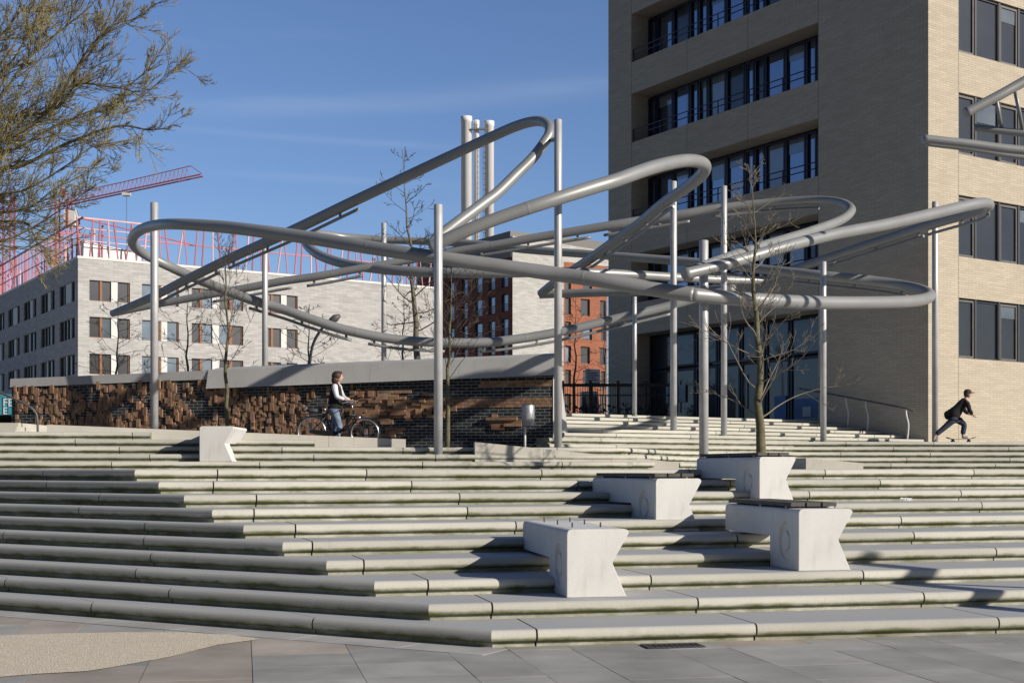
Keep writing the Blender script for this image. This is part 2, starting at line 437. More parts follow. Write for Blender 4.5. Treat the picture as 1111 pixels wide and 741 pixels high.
for k in range(1, 11):
    Le, C, Re = LINES[k]; Ln, Cn, Rn = LINES[k+1]
    r2 = random.Random(k*7+1)
    ll = (Le-C).length; dl = (Le-C)/ll; dr = (Re-C).normalized(); lr = (Re-C).length
    nl = Vector((dl.y, -dl.x)); nl = nl if nl.y > 0 else -nl
    nr = Vector((-dr.y, dr.x))
    nm = (nl+nr); nm = nm/(nm.length*nm.normalized().dot(nr))
    s_l = []; t = r2.uniform(1.6,3.4)
    while t < ll: s_l.append(t); t += r2.choice((2.6,3.0,3.3))
    first = (.42,.62,.55,.40,.33,.6,.5,.9,.7,1.1)[k-1]
    s_r = [first]; t = first+r2.choice((2.1,2.4,2.7))
    while t < lr: s_r.append(t); t += r2.choice((2.5,2.7,3.0))
    front, back, cuts = [], [], []
    for j, t in enumerate(sorted(s_l+[ll], reverse=True)):
        p = C+dl*t
        front.append((p, nl)); q = Cn+(Ln-Cn).normalized()*(t*(Ln-Cn).length/ll)
        back.append(q+nl*.14)
        if t != ll: cuts.append(len(front)-1)
    front.append((C, nm)); back.append(Cn+nm*.14); crease = len(front)-1
    for t in s_r+[lr]:
        p = C+dr*t; front.append((p, nr)); h = ray_hit(p, nr, (Cn, Rn+(Rn-Cn)))
        back.append(p+nr*((h or 1.)+.14))
        if t != lr: cuts.append(len(front)-1)
    if k == 10:
        back = [q+(q-f[0]).normalized()*.3 for q, f in zip(back, front)]
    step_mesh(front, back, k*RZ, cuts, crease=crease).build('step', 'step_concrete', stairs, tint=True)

def straight_steps(line, z, depth, seed, prof=PROF, mat='step_concrete', parent=stairs, lens=(2.6,3.0,3.4), name='step', riser=.16):
    r2 = random.Random(seed); front, back, cuts = [], [], []
    pts = [Vector(p) for p in line]
    nrm = []
    for a, b in zip(pts, pts[1:]):
        d = (b-a).normalized(); nrm.append(Vector((-d.y, d.x)))
    for i, (a, b) in enumerate(zip(pts, pts[1:])):
        L = (b-a).length; d = (b-a)/L
        n0 = nrm[i] if i == 0 else ((nrm[i-1]+nrm[i])/((nrm[i-1]+nrm[i]).length*(nrm[i-1]+nrm[i]).normalized().dot(nrm[i])))
        front.append((a, n0)); back.append(a+n0*depth)
        t = r2.uniform(1.2,3)
        while t < L-.3:
            front.append((a+d*t, nrm[i])); back.append(a+d*t+nrm[i]*depth); cuts.append(len(front)-1); t += r2.choice(lens)
    front.append((pts[-1], nrm[-1])); back.append(pts[-1]+nrm[-1]*depth)
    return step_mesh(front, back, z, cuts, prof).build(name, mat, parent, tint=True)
UP = {}
for j in range(3):                                 # 11..13 run the whole width, bending back on the right
    y = 28.0+.38*j
    UP[11+j] = [(-40,y-5.2),(3.0-.25*j,y+.39),(4.9-.2*j,34.2+.25*j),(8.3-.1*j,36.5+.3*j),(34,38.1+.32*j)]
    straight_steps(UP[11+j], (11+j)*RZ, .55, 40+j)
UPR = {}
for j in range(2):                                 # 14, 15 on the right, and a short pair at the far left
    UPR[14+j] = [(.95,32.85+.32*j),(8.2,37.55+.32*j),(34,39.05+.32*j)]
    straight_steps(UPR[14+j], (14+j)*RZ, .6, 50+j)
    straight_steps([(-40,23.88+.16*j),(-4.3-3.5*j,29.08+.16*j-.13*(4.3+3.5*j))], (14+j)*RZ, .35, 60+j)
# landings and plaza between the flights
m = MB()
L10, C10, R10 = LINES[10]
m.poly([(L10.x+.3,L10.y+.5,1.596),(C10.x+.25,C10.y+.5,1.596),(R10.x-.3,R10.y+.5,1.596),(34,39,1.596),(5,39,1.596),(3,29.3,1.596),(-16,27,1.596)])
m.poly([(-9.9,27.8,2.076),(2.2,29.25,2.076),(4.2,34.9,2.076),(3.9,35.4,2.076),(0.9,33.5,2.076),(-40,50,2.076),(-40,24.0,2.076)])
m.poly([(0.95,33.5,2.396),(8.2,38.2,2.396),(34,39.7,2.396),(60,60,2.396),(60,75,2.396),(13.5,46,2.396),(1.0,40,2.396)])
m.poly([(-40,24.4,2.39),(-10.0,28.35,2.39),(-14.4,37.9,2.39),(-40,45,2.39)])
tag(m.build('landing', 'deck_concrete'), kind='structure')

# ramp parapets beside the zigzag ramp
def slab_wall(name, x0, x1, y0, y1, za, zb, zbot, label, cuts=(), rz=math.atan(.13)):
    o = empty(name, (x0, y0, zbot), rz); tag(o, label, 'ramp wall')
    xs = [x0]+list(cuts)+[x1]
    for a, b in zip(xs, xs[1:]):
        mb = MB(); ha = za+(zb-za)*(a-x0)/(x1-x0)-zbot; hb = za+(zb-za)*(b-x0)/(x1-x0)-zbot
        g0 = .006 if a != x0 else 0
        mb.hexa([(a-x0+g0,0,0),(b-x0,0,0),(b-x0,y1-y0,0),(a-x0+g0,y1-y0,0),(a-x0+g0,0,ha),(b-x0,0,hb),(b-x0,y1-y0,hb),(a-x0+g0,y1-y0,ha)])
        mb.build('wall_block', 'ramp_concrete', o)
    return o
slab_wall('ramp_wall', -10.0, -2.3, 28.14, 28.34, 2.56, 2.27, 2.0, 'long pale sloping ramp wall in front of the cyclist and the brick wall', (-6.2,-4.0))
slab_wall('ramp_wall', -.80, 3.72, 28.32, 28.62, 2.19, 1.75, 1.6, 'pale ramp wedge sinking to the right beside the steps behind the benches', (.7,2.2))
slab_wall('ramp_wall', 7.1, 8.55, 31.6, 33.0, 1.87, 1.75, 1.55, 'short low ramp block right of the planted bench, on the landing', (), R(8))

# upper flight to the entrance
C = Vector((13.2, 41.5)); B = Vector((math.cos(AX), math.sin(AX))); A = Vector((-math.sin(AX), math.cos(AX)))
flight = empty('entrance_stairs'); tag(flight, kind='structure')
PF = [(.05,-.155,.5,0),(.05,-.085,.5,0),(.004,-.082,.4,0),(0,-.07,.1,0),(0,-.012,0,0),(.012,0,0,1)]
for i in range(6):
    st = C+A*(.12+.83*i)-B*.02
    straight_steps([tuple(st-B*(14.05+.25*i)), tuple(st)], 2.4+.145*(i+1), 1.0, 80+i, PF, parent=flight, lens=(3.2,4.1,2.6))
m = MB()
e = C+A*5.1; f_ = C+A*5.1-B*15.9
m.poly([(f_.x,f_.y,3.262),(e.x,e.y,3.262),((C+A*60).x,(C+A*60).y,3.262),(60,420,3.262),(-300,420,3.262),(-300,140,3.262),(-60,56,3.262),(-14.4,39.6,3.262),(.9,35.6,3.262)])
tag(m.build('upper_plaza', 'deck_concrete'), kind='structure')

# ------------------------------------------------------------------ benches
def bench_mesh(wd=.64, h=.68, ln=2.3, leg=.82):
    full = [(0,0),(wd-.025,0),(wd-.17,.338),(wd-.168,.352),(wd-.006,h-.05),(wd-.002,h-.028),(wd-.018,h-.008),(wd-.045,h),(.05,h),(.02,h-.008),(.005,h-.026),(0,h-.055)]
    arm = [(0,.35),(wd-.3,.35),(wd-.2,.35)]+full[3:]
    mb = MB()
    ring = lambda prof, y: mb.add([(x, y, z) for x, z in prof])
    a, b, c, d = ring(full, 0), ring(full, leg), ring(arm, leg), ring(arm, ln)
    n = len(full)
    for j in range(n):
        k = (j+1) % n
        mb.face([a[j], a[k], b[k], b[j]][::-1]); mb.face([c[j], c[k], d[k], d[j]][::-1])
    mb.face(a); mb.face(d[::-1])
    mb.face([b[0], b[1], b[2], b[3], c[3], c[2], c[1], c[0]][::-1])
    return mb
def hexpts(r, rz, n=6, rot=0): return [(r*math.cos(2*math.pi*i/n+rot), rz*math.sin(2*math.pi*i/n+rot)) for i in range(n)]
def make_bench():
    root = empty('bench')
    b = bench_mesh().build('body', 'bench_concrete')
    cut = MB(); hp = hexpts(.185,.235,14,R(90))
    i0 = cut.add([(-.05, .40+x, .31+z) for x, z in hp]); i1 = cut.add([(.035, .40+x*.86, .31+z*.88) for x, z in hp])
    cut.face(i0); cut.face(i1[::-1])
    for j in range(14): cut.face([i0[j], i1[j], i1[(j+1)%14], i0[(j+1)%14]])
    cu = cut.build('cutter', 'bench_concrete')
    for ob in (b, cu):
        bm = bmesh.new(); bm.from_mesh(ob.data); bmesh.ops.remove_doubles(bm, verts=bm.verts, dist=1e-5); bmesh.ops.recalc_face_normals(bm, faces=bm.faces); bm.to_mesh(ob.data); bm.free()
    md = b.modifiers.new('x', 'BOOLEAN'); md.operation = 'DIFFERENCE'; md.object = cu; md.solver = 'EXACT'
    bv = b.modifiers.new('y', 'BEVEL'); bv.width = .007; bv.segments = 2; bv.limit_method = 'ANGLE'; bv.angle_limit = R(40)
    dgr = bpy.context.evaluated_depsgraph_get(); me = bpy.data.meshes.new_from_object(b.evaluated_get(dgr))
    b.modifiers.clear(); b.data = me; bpy.data.objects.remove(cu); b.parent = root
    mb = MB(); hp = hexpts(.10,.115,6,R(90))
    i0 = mb.add([(.012, .40+x, .31+z) for x, z in hp]); i1 = mb.add([(.0355, .40+x*1.08, .31+z*1.08) for x, z in hp])
    mb.face(i0[::-1])
    for j in range(6): mb.face([i0[j], i1[j], i1[(j+1)%6], i0[(j+1)%6]][::-1])
    mb.build('hexagon_plate', 'bench_concrete', root)
    return root
def add_boards(root, y0=.12, y1=2.2):
    for i in range(3):
        mb = MB(); x0 = .04+i*.19; mb.box(x0, x0+.165, y0, y1, .70, .745); mb.build('seat_board', 'board_wood', root)
    for y in (y0+.2, (y0+y1)/2, y1-.2):
        mb = MB(); mb.box(.06,.58,y-.025,y+.025,.68,.70); mb.build('board_bracket', 'thin_steel', root)
def add_bolts(root):
    for y in (.45,1.15,1.85):
        for x in (.16,.46):
            mb = MB(); mb.tube([(x,y,.675),(x,y,.73)], .008, 6); mb.build('bolt', 'iron_grey', root)
proto = make_bench()
BN = [  # px of the front left foot, base line y, base height, turn, label
 (615, 648.5, 2*RZ, 10.5, 'pale concrete bench without boards, bare bolts on top, lowest and nearest of the stepped benches', 'bolts'),
 (711.5, 577, 5*RZ, 17, 'concrete bench with dark seat boards between the bare bolted bench and the planted bench', 'boards'),
 (866.5, 619.5, 3*RZ, 11, 'concrete bench with dark boards nearest the right, hexagon recess facing left', 'boards'),
 (824, 542.5, 7*RZ, 16, 'shaded concrete bench with a bare young tree rising right behind it', 'boards'),
 (216.5, 502, 11*RZ, 0, 'lone concrete bench on the upper left steps in front of the brick wall', 'none')]
src = [bpy.data.objects[c.name] for c in proto.children]
for i, (px, py, z, rot, lab, top) in enumerate(BN):
    o = proto if i == 0 else copy_tree(proto)
    Y = (EYE-z)*F/(py-HY)
    if i == 3: Y = 18.7; o.scale = (.9,.95,.965)
    if i == 4: Y = 27.25; o.scale = (1.11,.6,1.08)
    o.location = ((px-HX)*Y/F, Y, z+.002); o.rotation_euler = (0,0,R(rot))
    tag(o, lab, 'bench', 'concrete benches on the steps')
BENCHES = [x for x in bpy.data.objects if x.name.startswith('bench') and x.parent is None]
for o, d in zip(BENCHES, BN):
    if d[5] == 'bolts': add_bolts(o)
    if d[5] == 'boards': add_boards(o, .12 if d[0] != 866.5 else .3, 2.25)

# ------------------------------------------------------------------ looping tube sculpture
sculpt = empty('tube_sculpture', (0,0,0)); tag(sculpt, 'giant grey steel tubes looping through the air on slender poles above the steps', 'sculpture')
def tube_px(pts, parent, name='tube', mat='grey_steel', rail=None, scale=1., smooth_r=True):
    P = [at(x, y, Y) for x, y, Y, d in pts]; r = [d/2*Y/F*scale*.93 for x, y, Y, d in pts]
    path = spline(P, 9); rr = [v.x for v in spline([Vector((q,0,0)) for q in r], 9)]
    mb = MB(); mb.tube(path, rr, 20); acc = 0; nxt = 2.3
    for i in range(len(path)-1):
        acc += (path[i+1]-path[i]).length
        if acc > nxt:
            d_ = (path[i+1]-path[i]).normalized(); q_ = path[i+1]
            mb.tube([q_-d_*.035, q_-d_*.03, q_+d_*.03, q_+d_*.035], [rr[i+1]*1.001, rr[i+1]*1.009, rr[i+1]*1.009, rr[i+1]*1.001], 20, caps=False); nxt += 5.2
    o = mb.build(name, mat, parent)
    if rail:
        for i0, i1 in rail:
            a, b = int(i0*9), int(i1*9)
            seg = [p+Vector((0,.05,-(q*1.0+.12))) for p, q in zip(path[a:b+1], rr[a:b+1])]
            if len(seg) < 2: continue
            m2 = MB(); m2.tube(seg, .045, 8); ro = m2.build('light_rail', 'thin_steel', o)
            L = 0; nxt = .3
            for p, q, sg in zip(path[a:b+1], path[a+1:b+2], seg):
                L += (q-p).length
                if L > nxt:
                    m3 = MB(); m3.box(sg.x-.035, sg.x+.035, sg.y-.05, sg.y+.05, sg.z+.02, sg.z+.18); nxt += 1.5
                    m3.build('bracket', 'thin_steel', o)
    return o
nearL = [(752,320,28.4,17.5),(720,315.5,28.5,17.5),(660,305.5,28.6,17.3),(600,297,28.9,17),(540,288.5,29,16.5),(470,279,29.2,16),(400,268.5,29.9,16),(338,258.6,30.7,15.5),(288,251.7,31.4,15),(239,246,32.3,14.2),(189,243.2,33.3,13),(164,245.5,35,12.5),(149,252,36.4,12),(143.5,261,38,11.8),(148.5,270,39.2,11.6),(159,277,40,11.3),(179,287,40.4,11.2),(205,299,40.5,11.2),(239,313,40.4,11.2),(270,324.5,40.3,11.2),(308,336,40.2,11.2),(338,346.5,40.1,11.2),(381,359.5,40.1,11.2),(441,369.5,40.2,11),(514,372,40.4,11),(560,368,40.5,10.8),(612,359,40.6,10.6),(672,345,40.7,10.4),(728,331.5,40.8,10.2),(765,321,40.8,10),(796,313.5,40.6,9.6)]
tube_px(nearL, sculpt, rail=[(19,22),(22.4,23.6),(24.2,28)])
ringR = [(748,319.5,28.4,17.3),(800,324,28.9,16.6),(850,327,29.7,16),(900,328.6,30.9,15.4),(950,328.4,32.2,14.8),(985,327.2,33.5,14.2),(1003,324.6,34.8,13.6),(1009,321,35.8,13.2),(1004,316.5,37,13),(985,311,38.2,12.6),(950,305.5,38.9,12.4),(893,299.5,39.4,12),(820,291.5,40.8,11),(757,285,42,10.5),(640,276,44,9.8),(571,271,45.2,9.3),(526,265.5,46,8.8),(470,262.5,46.9,8.5),(421,260.5,47.4,8.5),(375,257.5,47.4,9),(348,254.5,46.6,9.6),(334,257,45.6,10.2),(331.5,262,44.8,10.8),(337,270,44,11.2),(350,278.5,43,11.4),(375,286.5,42,11.5),(405,291,41.2,11.7),(440,294.3,40.6,11.8),(500,296.2,40,11.6),(560,296,39.8,11.2),(612,295,40.1,10.8),(680,297.8,41,10.4),(733,301,42,10.2),(790,304,43,9.8),(829,304.6,43.6,9.4)]
tube_px(ringR, sculpt, rail=[(9,11.5),(11.8,13)])
loopA = [(122,340.3,42.4,8),(163.6,323,41.2,9.5),(199,305,40.2,10.4),(219,295.3,39.7,10.8),(258.6,276.4,38.7,11.4),(318,250,37.2,12.2),(382.6,219,35.8,12.4),(433.8,195,34.8,12.2),(485,171,33.8,12),(536,147.5,32.7,12),(560.5,137,32,12),(578.5,132,31.5,12),(590,132.6,31.1,12),(596,137.5,30.8,12),(596.3,144,30.6,12),(592.6,152,30.5,12.2),(578.5,171,30.3,12.4),(560.5,189,30.1,12.6),(540,209,29.8,13),(523.6,221.5,29.6,13.2),(498,240.5,29.3,13.8),(478,256,29.1,14.2),(468,266,29.0,14.4)]
tube_px(loopA, sculpt, rail=[(1,3.6),(3.8,6.2)])
loopB = [(466,268,29,15),(500,253,28.9,15),(536,238.5,28.9,15.2),(591,220,29,15.8),(640,204.5,29.4,16.2),(668,196,29.8,16.3),(700,184.5,30.6,16.2),(725,177.5,31.4,15.8),(745,174.5,32.2,15.4),(758,175.6,32.9,15),(764.5,179.5,33.4,14.7),(764,186,33.9,14.4),(757,194,34.3,14),(745,203.5,34.9,13.7),(719.5,221.5,36.2,13.3),(694,243,37.7,12.8),(668,261.5,39.2,12.4),(642.6,279.5,40.8,11.6),(618,296,42.4,10.8),(599,309,43.6,10.2),(587,318.5,44.3,9.8)]
tube_px(loopB, sculpt, rail=[(13.6,17.5)])
tube_px([(586,319.6,44.3,9.6),(612,318.6,44,9.6),(650,317.6,43.5,9.6),(685,317,43,9.4),(740,315,42,9.2),(796,313,40.6,9)], sculpt)
ringD = [(121,340.3,42.6,8),(163.6,331.5,42.4,8.2),(199,325,42.2,8.6),(231,319,42,9),(270.5,312,41.8,9.2),(308,305,41.6,9.4),(344,300,41.4,9.4),(368.6,295.5,41.3,9.2),(393,291,41.2,9),(422,286,41.1,8.8),(453.6,280.7,41,8.8),(490,273.5,40.8,9),(540,265.4,40.5,9.6),(591,256.4,40.2,10.2),(655,246,39.8,10.4),(706.7,237.5,39.6,10.2),(745,231.6,39.4,9.8),(774,226.5,39.3,9.4),(820,221.3,39.1,9.2),(854.7,218.3,38.8,9.2),(889,217,38.3,9.4),(910,219.3,37.7,9.8),(921,224,37.1,10.2),(923,230,36.5,10.6),(911,239.6,35.5,11),(877.6,252,33.8,11.6),(843,262.5,32,12.2),(815.7,271,30.7,12.6),(786,281,29.4,12.8),(752,293.5,28.1,12.8)]
tube_px(ringD, sculpt, rail=[(3,5.3),(5.7,8),(11.6,13.8),(14,16.2),(17,20)])
loopE = [(742,297.5,27.8,13.2),(781,288.3,28.2,13.4),(815.7,278.4,28.7,13.5),(854.7,267,29.3,13.5),(900,255.5,30.4,13.6),(924,250.6,31.1,13.7),(960,244,32.2,13.8),(1010,232.6,34,13.6),(1037.6,226,35.1,13.3),(1058,221.6,35.8,13),(1069,220.6,36.4,12.6),(1073,223.2,36.8,12.2),(1066,227.5,37.4,11.8),(1048,233,38.1,11.6),(1008,244.6,39.3,11.4),(957,261,40.6,11),(900,279.5,42,10.4),(862,292.5,43,10),(834,302,43.6,9.4)]
tube_px(loopE, sculpt, rail=[(10.6,14),(14.2,16)])
def pole(px, Y, ztop, zbase, dpx, parent, name='pole'):
    x = (px-HX)*Y/F; r = dpx/2*Y/F
    mb = MB(); mb.tube([(x,Y,zbase-.02),(x,Y,ztop-.012),(x,Y,ztop)], [r,r,r-.012], 20); po = mb.build(name, 'pole_steel', parent)
    m2 = MB(); m2.tube([(x,Y,zbase-.03),(x,Y,zbase+.012)], r*1.35, 20); m2.build('base_plate', 'thin_steel', po)
    return po
zt = lambda py, Y: EYE+(HY-py)*Y/F
for px, Y, py, zb, d in [(167.5,36.1,220,2.08,8.6),(287.5,40,256,3.26,6.4),(416.5,44,242,3.26,5.6),(475.5,28.36,222,1.92,9.6),(605.5,30.0,130,2.08,8.6),(688.5,40.1,322,3.26,4.8),(730.8,37.4,197,2.24,7.2),(763.5,28.9,261,1.6,10),(785.5,38.0,202,2.4,6.6),(893.3,38.7,284,2.4,6.6),(1014.5,39.9,219,2.4,6.6)]:
    pole(px, Y, zt(py, Y), zb, d, sculpt)
def strut(a, b, r=.05):
    mb = MB(); mb.tube([at(*a), at(*b)], r, 10); mb.build('connector', 'thin_steel', sculpt)
strut((597,152,30.5),(605.5,152,30.0)); strut((723,221,36.1),(731,222,37.2)); strut((893.3,300,38.7),(893.3,300,38.9))
strut((688.5,342,40.1),(691,341,40.7)); strut((785,226,38),(785,225,39.2)); strut((1014,240,39.8),(1010,243,39.3)); strut((763.5,290,28.9),(763.5,294,28.3)); strut((475,276,28.5),(475,279,29))
# second sculpture reaching in at the right edge
sc2 = empty('tube_sculpture'); tag(sc2, 'separate grey tubes jutting in at the upper right edge in front of the sunlit facade', 'sculpture')
tube_px([(1047,123,27,11.6),(1080,106,27,11.8),(1140,75,27,12.2),(1240,40,26.5,12.8),(1330,30,26,13.2)], sc2)
tube_px([(1057,138.5,27.6,8.4),(1111,145,27.4,8.8),(1200,150,27,9.2),(1300,140,26.5,9.6)], sc2)
tube_px([(1000.5,150.5,25.6,9.6),(1050,156,25.6,10),(1111,163.5,25.6,10.6),(1240,172,25.6,11),(1340,165,25.6,11.6)], sc2)
tube_px([(1004,155.5,25.9,7),(1050,161,25.9,7.4),(1111,170.5,25.9,7.8),(1230,182,25.9,8),(1340,176,25.9,8.2)], sc2)
for a, b in (((1081,110,27),(1087,140,27.5)),((1101,97,27),(1110,143,27.4))):
    mb = MB(); mb.tube([at(*a), at(*b)], .04, 10); mb.build('strut', 'thin_steel', sc2)
for px, Y, top, zb in ((1235,26.0,8.6,1.6),(1330,25.8,9.4,1.6)):
    pole(px, Y, top, zb, 9.5, sc2)
mb = MB(); mb.tube(spline([(6.7,12.15,.55),(9.1,11.40,2.17),(11.8,10.57,3.83),(14.5,9.6,5.3)],6), .125, 20); mb.build('tube', 'grey_steel', sc2)  # unseen tube, added and leaned so its shadow crosses the lowest steps
for x, y, z in ((6.78,12.13,.6),(11.8,10.57,3.8)):  # posts out of view, put in to carry the shadow-casting tube
    mb = MB(); mb.tube([(x,y,-.02),(x,y,z)], .07, 16); mb.build('pole', 'pole_steel', sc2)

# ------------------------------------------------------------------ office building on the right
TB = empty('office_building', (C.x, C.y, 0), AX); tag(TB, 'tall sand coloured brick office block, one side in shade, the other sunlit', 'building')
def facade(mb, axis, L, z0, z1, holes, dep, mi=0, off=0.):
    """front skin with openings; axis 'x': face at local y=off looking -y; axis 'y': face at local x=off looking -x"""
    us = sorted({0, L, *[h[0] for h in holes], *[h[1] for h in holes]}); zs = sorted({z0, z1, *[h[2] for h in holes], *[h[3] for h in holes]})
    P = (lambda u, d, z: (u, off+d, z)) if axis == 'x' else (lambda u, d, z: (off+d, u, z))
    def q(pts): mb.poly(pts if axis == 'x' else pts[::-1], mi)
    for a, b in zip(us, us[1:]):
        for c, d in zip(zs, zs[1:]):
            if any(h[0] <= a+1e-6 and b <= h[1]+1e-6 and h[2] <= c+1e-6 and d <= h[3]+1e-6 for h in holes): continue
            q([P(a,0,c), P(b,0,c), P(b,0,d), P(a,0,d)])
    for a, b, c, d in holes:
        q([P(a,0,c), P(a,dep,c), P(b,dep,c), P(b,0,c)][::-1]); q([P(a,0,d), P(b,0,d), P(b,dep,d), P(a,dep,d)][::-1])
        q([P(a,0,c), P(a,0,d), P(a,dep,d), P(a,dep,c)][::-1]); q([P(b,0,c), P(b,dep,c), P(b,dep,d), P(b,0,d)][::-1])
def wbox(mb, axis, a, b, d0, d1, c, d, off=0., mi=0):
    if axis == 'x': mb.box(a, b, off+d0, off+d1, c, d, mi)
    else: mb.box(off+d0, off+d1, a, b, c, d, mi)
def window(parent, axis, a, b, c, d, dep, frame, glass, off=0., fw=.06, name='window', deep=.08):
    mb = MB()
    wbox(mb, axis, a, a+fw, dep-deep, dep, c, d, off); wbox(mb, axis, b-fw, b, dep-deep, dep, c, d, off)
    wbox(mb, axis, a+fw, b-fw, dep-deep, dep, c, c+fw, off); wbox(mb, axis, a+fw, b-fw, dep-deep, dep, d-fw, d, off)
    w_ = mb.build(name, frame, parent)
    m2 = MB(); wbox(m2, axis, a+fw, b-fw, dep-.03, dep-.015, c+fw, d-fw, off); m2.build('pane', glass, w_)
    return w_

# ---- the tower on the right
SP = [(7.15,8.45),(10.47,11.77),(13.77,15.09),(17.1,18.4),(20.4,21.7),(23.7,25.4)]
OPEN = [(8.45,10.47),(11.77,13.77),(15.09,17.1),(18.4,20.4),(21.7,23.7)]
YA, YB, YE, TOP = 4.69, 15.08, 16.65, 25.4
mb = MB()
holesA = [(YA, YB, 3.0, 7.15)]+[(YA, YB, a, b) for a, b in OPEN]
facade(mb, 'y', YE, 2.2, TOP, holesA, 1.0)
XW, XE, LB = 1.48, 21.5, 24.0
holesB = [(XW, XE, a, b) for a, b in ((5.2,7.15),(8.48,10.47),(11.8,13.78),(15.1,17.1),(18.4,20.4),(21.7,23.7))]
facade(mb, 'x', LB, 2.2, TOP, holesB, .16)
mb.poly([(0,YE,2.2),(0,YE,TOP),(LB,YE,TOP),(LB,YE,2.2)]); mb.poly([(LB,0,2.2),(LB,YE,2.2),(LB,YE,TOP),(LB,0,TOP)]); mb.poly([(0,0,TOP),(LB,0,TOP),(LB,YE,TOP),(0,YE,TOP)])
mb.build('wall', 'sand_brick', TB)
mb = MB(); mb.box(1.02, LB-.3, .4, YE-.2, 2.2, TOP-.3); mb.build('interior', 'dark_room', TB)
mb = MB()
for y in (YA+.003, 8.2, 11.6, YB-.003): mb.box(-.004, .004, y-.006, y+.006, 7.2, TOP)
mb.box(XW-.006, XW+.006, -.004, .004, 2.3, TOP)
mb.build('expansion_joint', 'window_grey_frame', TB)
r3 = random.Random(12)
for fi, (a, b) in enumerate(OPEN[:4]):
    y = YB; j = 0
    while y > YA+.3:
        wd = (.52,1.02,1.0,.50)[j % 4]; lo = max(YA, y-wd)
        wn = window(TB, 'y', lo, y, a+.02, b-.08, 1.0, 'window_blue_frame', 'sky_glass' if r3.random() > .25 else 'curtain_glass' if r3.random() > .6 else 'dim_glass', fw=.075, deep=.12)
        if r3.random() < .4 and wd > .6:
            hb2 = r3.uniform(.25,.9); mb = MB(); mb.box(.955,.967,lo+.08,y-.08,b-.16-hb2,b-.16); mb.build('blind_reflection', 'curtain_glass', wn)  # pale strip put on the pane for the soffit's reflection in the glass
        y -= wd+.03; j += 1
    mb = MB()
    for zz in (a+.30, a+.52): mb.tube([(.06, YA+.05, zz), (.06, YB-.05, zz)], .02, 6)
    n = 6
    for k in range(n+1):
        yy = YA+.06+(YB-YA-.12)*k/n; mb.box(.045,.075,yy-.02,yy+.02,a+.002,a+.54)
    mb.build('railing', 'window_blue_frame', TB)
for fi, (a, b) in enumerate([h[2:] for h in holesB][:5]):
    x = XW; j = 0
    while x < XE-.3:
        wd = (.86,1.12,.92,1.12)[j % 4]; hi = min(XE, x+wd)
        wn = window(TB, 'x', x, hi, a+.02, b-.05, .15, 'window_grey_frame' if j % 2 == 0 else 'window_blue_frame', 'dim_glass', fw=.07 if j % 2 == 0 else .03)
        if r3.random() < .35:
            hb2 = r3.uniform(.2,.7); mb = MB(); mb.box(x+.08,hi-.08,.105,.117,b-.13-hb2,b-.13); mb.build('blind_reflection', 'curtain_glass', wn)
        if hi < XE: 
            mb = MB(); mb.box(hi, min(XE, hi+.11), .04, .158, a, b); mb.build('mullion', 'dark_metal', TB)
        x += wd+.11; j += 1
# entrance front
EN = empty('entrance_glazing'); EN.parent = TB
ys = [4.72, 7.0, 8.25, 9.6, 10.9, 12.2, 13.5, 15.05]
for k, (a, b) in enumerate(zip(ys, ys[1:])):
    window(EN, 'y', a, b-.05, 5.75, 7.1, 1.0, 'window_blue_frame', 'entrance_glass', fw=.08, name='transom_window')
    lo = 3.3
    wn = window(EN, 'y', a, b-.05, lo, 5.66, 1.0, 'window_blue_frame', 'entrance_glass', fw=.09, name='glass_door' if k in (2,3,5) else 'shop_window')
    if k in (2,3,5):
        mb = MB(); mb.tube([(.88,b-.3,3.9),(.88,b-.3,5.2)], .03, 8); mb.build('handle', 'thin_steel', wn)
mb = MB(); mb.box(.90,.935,5.1,6.75,3.42,4.15); mb.box(.90,.935,7.15,7.75,3.42,4.3); mb.build('blue_poster', 'blue_poster', EN)
mb = MB(); mb.box(.885,.898,5.9,6.3,3.5,3.85); mb.build('leaflet', 'paper', EN)
mb = MB(); mb.box(.90,.93,12.75,13.2,4.3,5.0); mb.build('notice', 'paper', EN)
mb = MB(); mb.box(.90,.93,13.7,13.95,4.3,5.0); mb.build('notice', 'paper', EN)
mb = MB(); mb.box(.70,.93,8.1,10.9,5.67,5.74); mb.build('door_lintel', 'window_grey_frame', EN)
# handrail beside the entrance steps
HR = empty('handrail', (C.x, C.y, 0), AX); tag(HR, 'thin dark handrail on three bent pale posts beside the shaded tower wall', 'handrail')
pts = []
for t, zb in ((.5,2.55),(2.15,2.84),(3.0,2.99)):
    mb = MB(); mb.tube(spline([(-.40,t,zb-.01),(-.40,t-.05,zb+.45),(-.40,t+.03,zb+.75),(-.40,t+.06,zb+1.0)],4), .028, 8); mb.build('post', 'white_panel', HR)
mb = MB(); mb.tube([(-.40,.22,3.44),(-.40,.58,3.55),(-.40,3.1,4.03),(-.40,5.2,4.42)], .03, 8); mb.build('rail', 'window_grey_frame', HR)

